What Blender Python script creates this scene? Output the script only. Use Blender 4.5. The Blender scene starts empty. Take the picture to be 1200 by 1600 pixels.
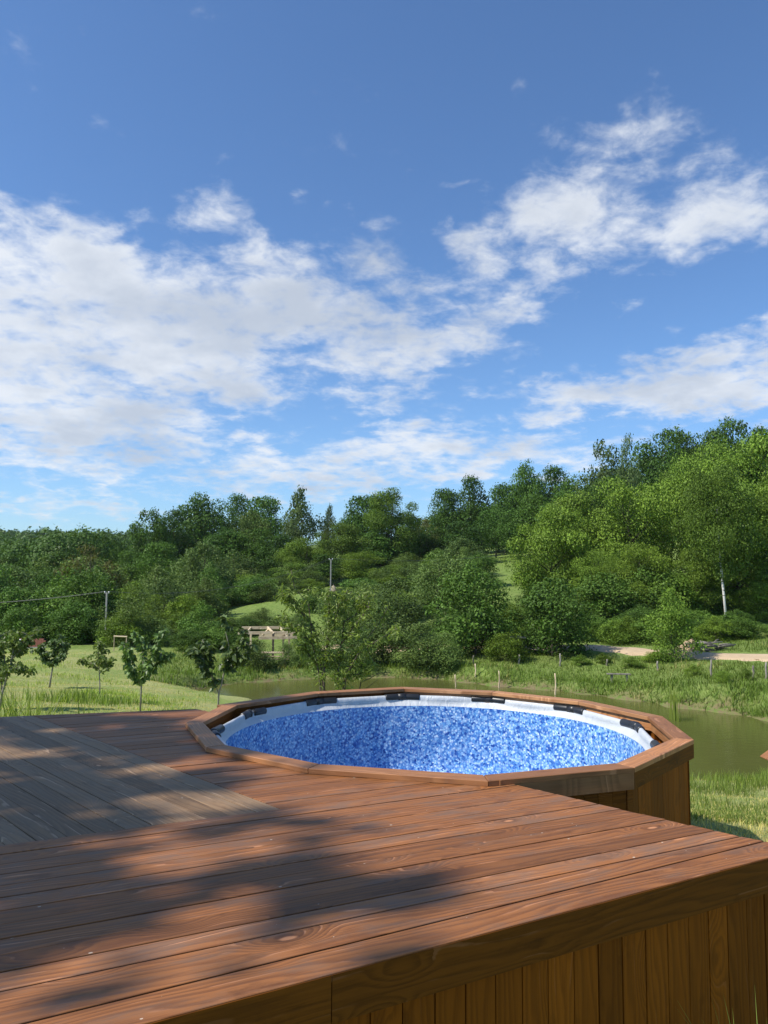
import bpy, math, random
import numpy as np
from mathutils import Matrix, Vector
sc = bpy.context.scene
R_ = math.radians

# ------------------------------------------------------------------ camera, sky, sun, exposure
CAM_Z, F_PX, HORIZON, ROLL = 1.38, 1200.0, 905.0, R_(.4)
PITCH = math.atan((HORIZON - 800) / F_PX)
cd = bpy.data.cameras.new('camera'); cam = bpy.data.objects.new('camera', cd); sc.collection.objects.link(cam)
cd.sensor_fit = 'AUTO'; cd.sensor_width = 36; cd.lens = 36 * F_PX / 1600; cd.clip_start = .05; cd.clip_end = 6000
cam.matrix_world = Matrix.Translation((0, 0, CAM_Z)) @ Matrix.Rotation(R_(90) + PITCH, 4, 'X') @ Matrix.Rotation(ROLL, 4, 'Z')
sc.camera = cam

def ray(x, y):
    """world direction through a point of the 1200x1600 photograph (used to measure places)"""
    du, dv = x - 600, y - 800
    cr, sr = math.cos(ROLL), math.sin(ROLL)
    u, v = cr * du + sr * dv, -sr * du + cr * dv
    c, s = math.cos(PITCH), math.sin(PITCH)
    return np.array([u / F_PX, c + v / F_PX * s, s - v / F_PX * c])
def onz(x, y, z):
    d = ray(x, y); return d * ((z - CAM_Z) / d[2]) + np.array([0, 0, CAM_Z])
def at_y(x, y, Y):
    d = ray(x, y); return d * (Y / d[1]) + np.array([0, 0, CAM_Z])

SUN_EL, SUN_AZ = R_(48), math.atan2(-.93, -.37)          # azimuth from +Y towards +X
sun_dir = Vector((math.sin(SUN_AZ) * math.cos(SUN_EL), math.cos(SUN_AZ) * math.cos(SUN_EL), math.sin(SUN_EL)))
sl = bpy.data.lights.new('sun', 'SUN'); sl.energy = 5.0; sl.angle = R_(.53); sl.color = (1, .95, .86)
so = bpy.data.objects.new('sun', sl); sc.collection.objects.link(so)
so.rotation_euler = sun_dir.to_track_quat('Z', 'Y').to_euler(); so.location = (-30, -12, 40)

class NT:
    """small helper for node trees"""
    def __init__(s, tree): s.t = tree; s.n = tree.nodes; s.l = tree.links
    def new(s, typ, **kw):
        nd = s.n.new(typ)
        for k, v in kw.items():
            if isinstance(v, bpy.types.NodeSocket): s.l.new(v, nd.inputs[k])
            elif k[0] == '_': setattr(nd, k[1:], v)
            else: nd.inputs[k].default_value = v
        return nd
    def put(s, sock, v):
        if isinstance(v, bpy.types.NodeSocket): s.l.new(v, sock)
        else: sock.default_value = v
    def math(s, op, a, b=0., c=None, clamp=False):
        nd = s.n.new('ShaderNodeMath'); nd.operation = op; nd.use_clamp = clamp
        s.put(nd.inputs[0], a); s.put(nd.inputs[1], b)
        if c is not None: s.put(nd.inputs[2], c)
        return nd.outputs[0]
    def vec(s, op, a, b=(0, 0, 0), scale=None):
        nd = s.n.new('ShaderNodeVectorMath'); nd.operation = op
        s.put(nd.inputs[0], a); s.put(nd.inputs[1], b)
        if scale is not None: s.put(nd.inputs['Scale'], scale)
        return nd.outputs['Value'] if op in ('LENGTH', 'DISTANCE', 'DOT_PRODUCT') else nd.outputs[0]
    def xyz(s, x, y, z):
        nd = s.n.new('ShaderNodeCombineXYZ')
        for i, v in enumerate((x, y, z)): s.put(nd.inputs[i], v)
        return nd.outputs[0]
    def sep(s, v):
        nd = s.n.new('ShaderNodeSeparateXYZ'); s.put(nd.inputs[0], v); return nd.outputs
    def noise(s, v, scale=5., detail=4., rough=.55, dist=0.):
        nd = s.n.new('ShaderNodeTexNoise'); s.put(nd.inputs['Vector'], v)
        nd.inputs['Scale'].default_value = scale; nd.inputs['Detail'].default_value = detail
        nd.inputs['Roughness'].default_value = rough; nd.inputs['Distortion'].default_value = dist
        return nd.outputs['Fac']
    def voro(s, v, scale=5., feature='F1', rand=1.):
        nd = s.n.new('ShaderNodeTexVoronoi'); s.put(nd.inputs['Vector'], v); nd.feature = feature
        nd.inputs['Scale'].default_value = scale; nd.inputs['Randomness'].default_value = rand
        return nd.outputs
    def ramp(s, f, a, b, lo=0., hi=1., smooth=True):
        nd = s.n.new('ShaderNodeMapRange'); nd.interpolation_type = 'SMOOTHSTEP' if smooth else 'LINEAR'
        s.put(nd.inputs[0], f); nd.inputs[1].default_value = a; nd.inputs[2].default_value = b
        nd.inputs[3].default_value = lo; nd.inputs[4].default_value = hi
        return nd.outputs[0]
    def mix(s, f, a, b, typ='MIX'):
        nd = s.n.new('ShaderNodeMix'); nd.data_type = 'RGBA'; nd.blend_type = typ
        s.put(nd.inputs[0], f)
        for i, v in ((6, a), (7, b)):
            if isinstance(v, bpy.types.NodeSocket): s.l.new(v, nd.inputs[i])
            else: nd.inputs[i].default_value = (*v, 1)
        return nd.outputs[2]
    def colramp(s, f, stops):
        nd = s.n.new('ShaderNodeValToRGB'); s.put(nd.inputs[0], f); e = nd.color_ramp.elements
        while len(e) < len(stops): e.new(.5)
        for el, (p, c) in zip(e, stops): el.position = p; el.color = (*c, 1)
        return nd.outputs[0]

# world: Nishita sky with a cloud field laid out by azimuth and elevation
w = bpy.data.worlds.new('World'); sc.world = w; w.use_nodes = True
T = NT(w.node_tree); T.n.clear()
SKY_STRENGTH = .12
sky = T.new('ShaderNodeTexSky', _sky_type='NISHITA', _sun_disc=False, _sun_elevation=SUN_EL, _sun_rotation=SUN_AZ,
            _altitude=350., _air_density=1.0, _dust_density=.55, _ozone_density=2.2)
dirv = T.new('ShaderNodeTexCoord').outputs['Generated']
dx, dy, dz = T.sep(dirv)
azim = T.math('ARCTAN2', dx, dy); elev = T.math('ARCSINE', dz)
ae = T.xyz(azim, elev, 0.)
CL = [  # x, y, rx, ry, weight in the photograph's pixels; turned into azimuth and elevation
 (110,430,230,95,1.0),(40,560,170,120,1.0),(270,520,260,130,1.05),(120,655,260,95,1.0),(440,470,170,90,.95),
 (335,320,80,50,.55),(575,400,90,60,.72),(600,520,150,85,.85),(595,625,90,36,.7),(735,400,70,55,.7),(710,500,110,70,.75),
 (800,480,80,30,.7),(880,340,150,90,.85),(960,205,130,42,.55),(850,430,90,45,.7),(1000,350,110,45,.65),(1110,325,130,75,.85),
 (1190,375,60,40,.65),(970,470,50,32,.55),(1000,615,260,44,.95),(1090,580,150,52,.92),(1150,515,80,26,.6),(1200,600,140,50,.95),
 (690,705,330,46,.78),(470,735,250,52,.76),(60,785,260,26,.62),(260,690,160,50,.6),(810,135,30,16,.33),(715,265,50,14,.36),
 (468,297,34,16,.34),(515,320,24,14,.3),(150,335,150,40,.4)]
blobs = []
for x, y, rx, ry, wt in CL:
    d = ray(x, y); d /= np.linalg.norm(d)
    L = math.hypot(F_PX, x - 600)
    blobs.append((math.atan2(d[0], d[1]), math.asin(d[2]), 1.15 * rx / L, 1.2 * ry / L, wt * 1.08))
rng = random.Random(5)
for k in range(22):                                     # the same broken cloud all round, out of frame
    a = R_(40) + rng.random() * R_(280)
    if a > math.pi: a -= 2 * math.pi
    blobs.append((a, R_(8 + 40 * rng.random()), .1 + .14 * rng.random(), .05 + .05 * rng.random(), .6 + .4 * rng.random()))
pl = T.vec('SCALE', dirv, scale=T.math('DIVIDE', 1., T.math('ADD', T.math('MAXIMUM', dz, 0.), .22)))
nz = T.noise(pl, 5.5, 10., .62, .25)                    # puffs
nf = T.noise(pl, 13., 7., .6, .3)                       # fine shreds
nz2 = T.noise(pl, 2.2, 4., .5)
wa = T.noise(T.vec('ADD', pl, (3.1, 7.7, 0.)), 4., 5., .6); wb = T.noise(T.vec('ADD', pl, (9.4, 1.3, 0.)), 5., 5., .6)
ae = T.vec('ADD', ae, T.xyz(T.math('MULTIPLY', T.math('SUBTRACT', wa, .5), .17), T.math('MULTIPLY', T.math('SUBTRACT', wb, .5), .11), 0.))
cov = None
for a, e, rx, ry, wt in blobs:
    m = T.n.new('ShaderNodeMapping'); m.vector_type = 'POINT'
    m.inputs['Location'].default_value = (-a / rx, -e / ry, 0); m.inputs['Scale'].default_value = (1 / rx, 1 / ry, 1)
    T.l.new(ae, m.inputs[0])
    v = T.ramp(T.vec('LENGTH', m.outputs[0]), .1, 1.35, wt, 0.)
    cov = v if cov is None else T.math('MAXIMUM', cov, v)
dens = T.math('ADD', T.math('MULTIPLY', cov, .86), T.math('ADD', T.math('MULTIPLY', T.math('SUBTRACT', nz, .5), 1.5), T.math('MULTIPLY', T.math('SUBTRACT', nf, .5), 1.15)))
fac = T.math('POWER', T.ramp(dens, .20, .95), 1.15)
body = T.math('ADD', T.math('MULTIPLY', cov, .55), T.math('ADD', T.math('MULTIPLY', T.math('SUBTRACT', nz2, .5), 1.6), T.math('MULTIPLY', T.math('SUBTRACT', nz, .5), .9)))
shade = T.ramp(body, .2, .8)
SK = 1 / SKY_STRENGTH
ccol = T.mix(shade, tuple(SK * c for c in (.76, .79, .83)), tuple(SK * c for c in (.48, .53, .61)))
skc = T.mix(1., sky.outputs[0], (.73, .965, 1.20), 'MULTIPLY')
col = T.mix(T.math('MULTIPLY', fac, .90), skc, ccol)
bg = T.new('ShaderNodeBackground', Color=col, Strength=SKY_STRENGTH)
T.l.new(bg.outputs[0], T.new('ShaderNodeOutputWorld').inputs[0])
w.cycles.sampling_method = 'MANUAL'; w.cycles.sample_map_resolution = 512

vs = sc.view_settings; vs.view_transform = 'Standard'; vs.look = 'None'; vs.exposure = 0.25; vs.gamma = 1; vs.use_curve_mapping = False
sc.cycles.max_bounces = 6; sc.cycles.diffuse_bounces = 3; sc.cycles.glossy_bounces = 2; sc.cycles.transmission_bounces = 2
sc.cycles.transparent_max_bounces = 4; sc.cycles.use_denoising = True; sc.cycles.caustics_reflective = False

# ------------------------------------------------------------------ helpers
class MB:
    """collects geometry for one mesh"""
    def __init__(s): s.v = []; s.f = []
    def poly_prism(s, pts, z0, z1, ch=0.):
        """outline pts (x,y) counter-clockwise, from z0 up to z1, with a chamfered top edge"""
        n = len(pts); P = np.array(pts, float); b = len(s.v)
        if ch:
            c = P.mean(0); e = np.roll(P, -1, 0) - P; ln = np.linalg.norm(e, axis=1)[:, None] + 1e-9
            nr = np.stack([-e[:, 1], e[:, 0]], 1) / ln; prev = np.roll(nr, 1, 0)
            bis = nr + prev; bis /= np.maximum(.25, (bis * nr).sum(1))[:, None]
            In = P + bis * ch
            rings = [(P, z0), (P, z1 - ch), (In, z1)]
        else: rings = [(P, z0), (P, z1)]
        for q, z in rings: s.v += [(float(x), float(y), z) for x, y in q]
        for r in range(len(rings) - 1):
            for i in range(n):
                j = (i + 1) % n
                s.f.append((b + r * n + i, b + r * n + j, b + (r + 1) * n + j, b + (r + 1) * n + i))
        s.f.append(tuple(b + i for i in reversed(range(n))))
        t = b + (len(rings) - 1) * n; s.f.append(tuple(t + i for i in range(n)))
        return s
    def box(s, x0, x1, y0, y1, z0, z1, ch=0.):
        return s.poly_prism([(x0, y0), (x1, y0), (x1, y1), (x0, y1)], z0, z1, ch)
    def tube(s, pts, radii, n=6, caps=True):
        pts = [Vector(p) for p in pts]; b0 = len(s.v)
        if not hasattr(radii, '__len__'): radii = [radii] * len(pts)
        up = Vector((0, 0, 1))
        for i, p in enumerate(pts):
            d = (pts[min(i + 1, len(pts) - 1)] - pts[max(i - 1, 0)])
            d = d.normalized() if d.length > 1e-9 else up
            a = d.cross(Vector((0, 1, 0)) if abs(d.y) < .9 else Vector((1, 0, 0))).normalized(); c = d.cross(a)
            for k in range(n):
                t = 2 * math.pi * k / n
                s.v.append(tuple(p + (a * math.cos(t) + c * math.sin(t)) * radii[i]))
        for i in range(len(pts) - 1):
            for k in range(n):
                j = (k + 1) % n; q = b0 + i * n
                s.f.append((q + k, q + j, q + n + j, q + n + k))
        if caps:
            s.f.append(tuple(b0 + k for k in reversed(range(n)))); e = b0 + (len(pts) - 1) * n
            s.f.append(tuple(e + k for k in range(n)))
        return s
    def beam(s, a, b, wd, ht):
        """rectangular timber from a to b"""
        a, b = Vector(a), Vector(b); d = (b - a).normalized()
        sd = d.cross(Vector((0, 0, 1))); sd = sd.normalized() if sd.length > 1e-4 else Vector((1, 0, 0)); up = sd.cross(d)
        i = len(s.v)
        for p in (a, b):
            for q, r in ((-1, -1), (1, -1), (1, 1), (-1, 1)): s.v.append(tuple(p + sd * q * wd / 2 + up * r * ht / 2))
        s.f += [(i, i+3, i+2, i+1), (i+4, i+5, i+6, i+7)] + [(i+k, i+(k+1) % 4, i+4+(k+1) % 4, i+4+k) for k in range(4)]
        return s
    def mesh(s, name, mat, smooth=False):
        me = bpy.data.meshes.new(name); me.from_pydata(s.v, [], s.f); me.materials.append(mat)
        if smooth: me.polygons.foreach_set('use_smooth', [True] * len(me.polygons))
        me.update(); return me
    def build(s, name, mat, parent=None, smooth=False):
        return link(name, s.mesh(name, mat, smooth), parent)
def link(name, data, parent=None):
    o = bpy.data.objects.new(name, data); sc.collection.objects.link(o)
    if parent: o.parent = parent
    return o
def empty(name, loc=(0, 0, 0), rz=0.):
    o = link(name, None); o.location = tuple(float(c) for c in loc); o.rotation_euler = (0, 0, rz); o.empty_display_size = .2; return o
def tag(o, label=None, cat=None, group=None, kind=None):
    for k, v in (('label', label), ('category', cat), ('group', group), ('kind', kind)):
        if v: o[k] = v
    return o
def np_mesh(name, V, Fq, mat, tint=None, smooth=False):
    """fast mesh from numpy arrays; Fq is (n,3) or (n,4)"""
    me = bpy.data.meshes.new(name); V = np.ascontiguousarray(V, np.float32); k = Fq.shape[1]
    me.vertices.add(len(V)); me.vertices.foreach_set('co', V.ravel())
    me.loops.add(Fq.size); me.loops.foreach_set('vertex_index', np.ascontiguousarray(Fq, np.int32).ravel())
    me.polygons.add(len(Fq)); me.polygons.foreach_set('loop_start', np.arange(0, Fq.size, k, dtype=np.int32))
    if smooth: me.polygons.foreach_set('use_smooth', np.ones(len(Fq), bool))
    if tint is not None:
        at = me.attributes.new('tint', 'FLOAT', 'FACE'); at.data.foreach_set('value', np.ascontiguousarray(tint, np.float32))
    me.materials.append(mat); me.update(calc_edges=True); me.validate(); return me

# ------------------------------------------------------------------ materials
def material(name):
    m = bpy.data.materials.new(name); m.use_nodes = True; t = NT(m.node_tree)
    return m, t, t.n['Principled BSDF']
def bump(t, p, h, dist=.003, strength=1.):
    b = t.new('ShaderNodeBump', Height=h, Strength=strength, Distance=dist); t.l.new(b.outputs[0], p.inputs['Normal'])
def plain(name, c, rough=.6, metal=0., var=.25, scale=8., bumpd=.002):
    m, t, p = material(name); n = t.noise(t.new('ShaderNodeTexCoord').outputs['Object'], scale, 5.)
    t.put(p.inputs['Base Color'], t.mix(n, tuple(k * (1 - var) for k in c), tuple(min(1, k * (1 + var)) for k in c)))
    p.inputs['Roughness'].default_value = rough; p.inputs['Metallic'].default_value = metal
    bump(t, p, n, bumpd); return m

def wood(name, light, dark, grey, wear, flecks=0., rough=.5, knots=1., along='X', spec=.4, pale=.6, kpale=.8):
    m, t, p = material(name)
    oc = t.new('ShaderNodeTexCoord').outputs['Object']; rnd = t.new('ShaderNodeObjectInfo').outputs['Random']
    x, y, z = t.sep(oc)
    if along == 'Z': x, y, z = z, x, y
    if along == 'F': x, y, z = x, z, y
    x = t.math('ADD', x, t.math('MULTIPLY', rnd, 57.)); y = t.math('ADD', y, t.math('MULTIPLY', rnd, 13.))
    lo = t.noise(t.xyz(t.math('MULTIPLY', x, .55), t.math('MULTIPLY', y, 4.), z), 1.6, 2., .45)
    # knots: scattered cells stretched along the board
    kv = t.xyz(t.math('MULTIPLY', x, 1.05), t.math('MULTIPLY', y, 2.6), 0.)
    vd = t.voro(kv, 1.55)
    kd = vd['Distance']; kr = t.sep(vd['Color'])[0]
    has = t.math('GREATER_THAN', kr, .18)
    kb = t.math('MULTIPLY', t.ramp(kd, .02, .42, 1., 0.), has)
    # ring field bends round the knots -> cathedral grain
    ring = t.math('ADD', t.math('MULTIPLY', y, 85.), t.math('ADD', t.math('MULTIPLY', lo, 20.), t.math('MULTIPLY', kb, 16. * knots)))
    fine = t.noise(t.xyz(t.math('MULTIPLY', x, 3.), t.math('MULTIPLY', y, 95.), t.math('MULTIPLY', z, 70.)), 1.4, 5., .6)
    saw = t.math('FRACT', t.math('ADD', t.math('MULTIPLY', ring, .32), t.math('MULTIPLY', fine, .35)))
    band = t.math('MULTIPLY', t.ramp(saw, .0, .75), t.ramp(saw, .8, 1., 1., 0.))
    g = t.math('ADD', t.math('MULTIPLY', band, .24), t.math('ADD', t.math('MULTIPLY', fine, .50), t.math('MULTIPLY', lo, .26)))
    col = t.mix(t.ramp(g, .26, .70), dark, light)
    # weathering patches
    pn = t.noise(t.xyz(t.math('MULTIPLY', x, 1.5), t.math('MULTIPLY', y, 5.), 0.), 1.9, 6., .66)
    wf = t.math('MULTIPLY', t.ramp(t.math('ADD', pn, t.math('MULTIPLY', t.math('SUBTRACT', rnd, .5), .16)), .60 - wear * .45, .82 - wear * .3), min(1., .5 + wear * .5))
    col = t.mix(wf, col, grey)
    dk = t.noise(t.xyz(t.math('MULTIPLY', x, 2.6), t.math('MULTIPLY', y, 8.), 4.), 1.3, 5., .65)
    col = t.mix(t.ramp(dk, .55, .72, 0., .5), col, tuple(k * .5 for k in dark))
    # bare latewood streaks, pale and thin
    stv = t.math('FRACT', t.math('ADD', t.math('MULTIPLY', ring, .16), t.math('MULTIPLY', fine, .12)))
    stn = t.noise(t.xyz(t.math('MULTIPLY', x, 2.4), t.math('MULTIPLY', y, 11.), 9.), 1.2, 3., .5)
    stm = t.math('MULTIPLY', t.ramp(stv, .86, .93), t.ramp(stn, .52, .64))
    col = t.mix(t.math('MULTIPLY', stm, pale), col, tuple(min(1, k * 1.6 + .05) for k in light))
    # knot eyes
    kw = t.math('ADD', kd, t.math('MULTIPLY', t.math('SUBTRACT', fine, .5), .05))
    eye = t.math('MULTIPLY', t.ramp(kw, .06, .17, 1., 0.), has); core = t.math('MULTIPLY', t.ramp(kw, .035, .075, 1., 0.), has)
    col = t.mix(t.math('MULTIPLY', eye, .55 * min(1., knots)), col, tuple(k * .5 for k in dark))
    col = t.mix(t.math('MULTIPLY', t.math('MULTIPLY', core, t.math('GREATER_THAN', kr, .5)), kpale), col, tuple(min(1, k * 1.7 + .05) for k in light))
    if flecks:                                          # flaked finish and bits of bark on the boards
        fv = t.voro(t.xyz(x, t.math('MULTIPLY', y, 1.5), 0.), 13.)
        fr = t.sep(fv['Color'])
        sz = t.math('MULTIPLY', fr[1], .14)
        fm = t.math('MULTIPLY', t.math('GREATER_THAN', fr[0], 1 - flecks), t.math('LESS_THAN', t.math('ADD', fv['Distance'], t.math('MULTIPLY', fine, .05)), sz))
        col = t.mix(t.math('MULTIPLY', fm, .85), col, (.60, .48, .36))
    val = t.math('ADD', .70, t.math('MULTIPLY', rnd, .55))
    col = t.mix(1., col, t.xyz(val, val, val), 'MULTIPLY')
    t.put(p.inputs['Base Color'], col)
    p.inputs['Specular IOR Level'].default_value = spec
    t.put(p.inputs['Roughness'], t.math('ADD', rough - .1, t.math('MULTIPLY', g, .25)))
    bump(t, p, t.math('ADD', g, t.math('MULTIPLY', lo, .8)), .0016, .9)
    return m
M = {}
M['deck'] = wood('stained_deck_wood', (.315, .122, .038), (.165, .060, .019), (.150, .096, .066), .36, .20, .55, 1., 'X', .25)
M['grey'] = wood('weathered_platform_wood', (.300, .182, .094), (.175, .102, .052), (.240, .165, .100), .5, .05, .6, 1., 'X', .2, .75)
M['rim'] = wood('rim_plank_wood', (.40, .175, .066), (.26, .105, .038), (.26, .15, .09), .15, .04, .55)
M['rawrim'] = wood('paler_rim_wood', (.46, .225, .095), (.28, .115, .042), (.3, .2, .12), .1, 0, .5)
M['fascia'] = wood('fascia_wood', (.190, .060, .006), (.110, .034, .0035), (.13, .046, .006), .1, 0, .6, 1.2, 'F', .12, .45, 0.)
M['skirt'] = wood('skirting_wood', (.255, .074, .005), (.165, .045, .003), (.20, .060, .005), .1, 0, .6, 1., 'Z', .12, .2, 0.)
M['pale'] = wood('fresh_pale_timber', (.62, .50, .33), (.45, .34, .2), (.5, .43, .32), .2, 0, .6)
M['oldwood'] = wood('old_grey_post_wood', (.22, .19, .15), (.10, .085, .07), (.25, .23, .2), .5, 0, .8, 1., 'Z')
M['black'] = plain('black_plastic', (.016, .017, .019), .38, 0, .2, 30., .0008)
M['concrete'] = plain('pale_concrete', (.30, .29, .27), .85, 0, .2, 6.)
M['wire'] = plain('grey_wire', (.11, .115, .11), .4, .3, .1)
M['bark'] = plain('bark', (.10, .077, .055), .9, 0, .5, 14., .02)
M['palebark'] = plain('pale_sapling_bark', (.27, .235, .19), .8, 0, .35, 30., .004)
M['darkbark'] = plain('dark_bark', (.055, .042, .032), .9, 0, .5, 14., .02)
m, t, p = material('birch_bark'); oc = t.new('ShaderNodeTexCoord').outputs['Object']; x, y, z = t.sep(oc)
t.put(p.inputs['Base Color'], t.mix(t.ramp(t.noise(t.xyz(x, y, t.math('MULTIPLY', z, 4.)), 1.6, 4.), .56, .66), (.66, .63, .57), (.07, .06, .05)))
p.inputs['Roughness'].default_value = .8; M['birch'] = m
M['hay'] = plain('hay', (.30, .25, .16), .95, 0, .35, 5., .05)
M['brick'] = plain('red_brick', (.27, .10, .07), .9, 0, .3, 4.)
M['white'] = plain('white_paint', (.75, .75, .73), .6, 0, .08)
M['dirt'] = plain('bare_dirt', (.36, .255, .155), .95, 0, .3, 1.2, .05)

def leaf_mat(name, c, transl=.32, var=.45, sheen=.10):
    """two-sided foliage: tint per leaf, shift per tree"""
    m, t, p = material(name)
    tint = t.new('ShaderNodeAttribute', _attribute_name='tint').outputs['Fac']
    rnd = t.new('ShaderNodeObjectInfo').outputs['Random']
    a = tuple(k * (1 - var) for k in c); b = (min(1, c[0] * (1 + var * 1.15)), min(1, c[1] * (1 + var)), c[2] * (1 + var * .6))
    col = t.mix(tint, a, b)
    col = t.mix(t.math('MULTIPLY', rnd, .55), col, t.mix(1., col, (1.22, 1.05, .8), 'MULTIPLY'))
    col = t.mix(1., col, t.vec('SCALE', t.xyz(1., 1., 1.), scale=t.math('ADD', .66, t.math('MULTIPLY', t.math('FRACT', t.math('MULTIPLY', rnd, 7.3)), .56))), 'MULTIPLY')
    t.put(p.inputs['Base Color'], col); p.inputs['Roughness'].default_value = .48; p.inputs['Specular IOR Level'].default_value = sheen
    tr = t.new('ShaderNodeBsdfTranslucent'); t.put(tr.inputs[0], t.mix(1., col, (1.25, 1.3, .55), 'MULTIPLY'))
    mx = t.new('ShaderNodeMixShader', Fac=transl); t.l.new(p.outputs[0], mx.inputs[1]); t.l.new(tr.outputs[0], mx.inputs[2])
    t.l.new(mx.outputs[0], t.n['Material Output'].inputs[0]); return m
M['oak'] = leaf_mat('oak_leaves', (.066, .138, .027), .18)
M['locust'] = leaf_mat('locust_leaves', (.128, .215, .034), .18)
M['willow'] = leaf_mat('willow_leaves', (.118, .190, .055), .18)
M['shrub'] = leaf_mat('shrub_leaves', (.085, .165, .034), .18)
M['poplar'] = leaf_mat('poplar_leaves', (.10, .155, .062), .3)
M['sparse'] = leaf_mat('brownish_leaves', (.125, .140, .05), .3)
M['sapling'] = leaf_mat('sapling_leaves', (.115, .19, .06), .3, .4, .5)
M['pear'] = leaf_mat('light_sapling_leaves', (.15, .22, .06), .35, .4, .4)
M['narrow'] = leaf_mat('narrow_bright_leaves', (.21, .29, .07), .4, .45, .45)
M['blade'] = leaf_mat('grass_blades', (.21, .31, .07), .4, .45, .2)
M['bankblade'] = leaf_mat('rough_bank_blades', (.13, .205, .040), .38, .5, .1)
M['dryblade'] = leaf_mat('dry_grass_blades', (.50, .47, .21), .4, .4, .2)
M['forest'] = leaf_mat('far_forest_leaves', (.070, .140, .034), .18)

# ground
m, t, p = material('meadow_ground'); oc = t.new('ShaderNodeTexCoord').outputs['Object']
n1 = t.noise(oc, .35, 5., .6); n2 = t.noise(oc, 3.2, 6., .65); n3 = t.noise(oc, 28., 4., .6)
g = t.mix(t.ramp(n1, .38, .62), (.26, .34, .085), (.44, .44, .17))
g = t.mix(t.ramp(n2, .50, .74, 0., .75), g, (.50, .44, .22))
g = t.mix(t.ramp(n2, .30, .46, .7, 0.), g, (.15, .225, .05))
g = t.mix(t.ramp(n3, .35, .7, .45, 0.), g, (.14, .17, .055))
lu = t.new('ShaderNodeAttribute', _attribute_name='lush').outputs['Fac']
g = t.mix(t.math('MULTIPLY', lu, .85), g, t.mix(t.ramp(n2, .35, .65), (.105, .175, .032), (.20, .27, .065)))
ax = t.new('ShaderNodeAttribute', _attribute_name='bank').outputs['Fac']
g = t.mix(t.math('MULTIPLY', ax, t.ramp(n2, .36, .6)), g, (.20, .15, .085))
t.put(p.inputs['Base Color'], g); p.inputs['Roughness'].default_value = .95; p.inputs['Specular IOR Level'].default_value = .1
bump(t, p, t.math('ADD', n3, t.math('MULTIPLY', n2, 1.5)), .05, 1.); M['ground'] = m
m, t, p = material('dirt_road'); oc = t.new('ShaderNodeTexCoord').outputs['Object']
n2 = t.noise(oc, 1.5, 6., .65); g = t.mix(n2, (.36, .25, .14), (.60, .46, .30))
t.put(p.inputs['Base Color'], g); p.inputs['Roughness'].default_value = .95; bump(t, p, n2, .06); M['road'] = m
m, t, p = material('pond_water'); oc = t.new('ShaderNodeTexCoord').outputs['Object']
n1 = t.noise(oc, .5, 4., .6); t.put(p.inputs['Base Color'], t.mix(n1, (.080, .088, .022), (.105, .108, .030)))
p.inputs['Roughness'].default_value = .09; p.inputs['IOR'].default_value = 1.33
sx_, sy_, sz_ = t.sep(oc); rip = t.noise(t.xyz(sx_, t.math('MULTIPLY', sy_, 1.8), 0.), 2.6, 4., .6)
bump(t, p, rip, .05, .22); M['water'] = m
# pool liner: printed pebble pattern, plain white above
m, t, p = material('pebble_print_liner'); oc = t.new('ShaderNodeTexCoord').outputs['Object']
def pebble(v):
    f = t.voro(v, 43.); return f['Distance'], t.sep(f['Color'])
x, y, z = t.sep(oc); ang = t.math('ARCTAN2', y, x)
pd, pc = pebble(t.xyz(t.math('MULTIPLY', ang, 2.), z, t.math('MULTIPLY', 0., x)))
pcol = t.colramp(pc[0], [(0., (.02, .07, .30)), (.13, (.06, .19, .52)), (.34, (.14, .36, .70)), (.60, (.30, .54, .82)), (.84, (.46, .68, .92)), (1., (.66, .80, .95))])
pcol = t.mix(t.ramp(pd, .35, .62, 0., .5), pcol, (.03, .10, .42))
wr = t.noise(t.xyz(t.math('MULTIPLY', ang, 5.), t.math('MULTIPLY', z, 1.5), 0.), 1.2, 2., .45, .8)
t.put(p.inputs['Base Color'], pcol); p.inputs['Roughness'].default_value = .27
bump(t, p, wr, .05, .8); M['liner'] = m
m, t, p = material('white_liner_sleeve'); oc = t.new('ShaderNodeTexCoord').outputs['Object']
x, y, z = t.sep(oc); ang = t.math('ARCTAN2', y, x)
wr = t.noise(t.xyz(t.math('MULTIPLY', ang, 22.), t.math('MULTIPLY', z, 6.), 0.), 1.2, 4., .6, .5)
t.put(p.inputs['Base Color'], t.mix(wr, (.42, .45, .48), (.55, .56, .57))); p.inputs['Roughness'].default_value = .4
bump(t, p, wr, .02, .8); M['sleeve'] = m

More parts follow.
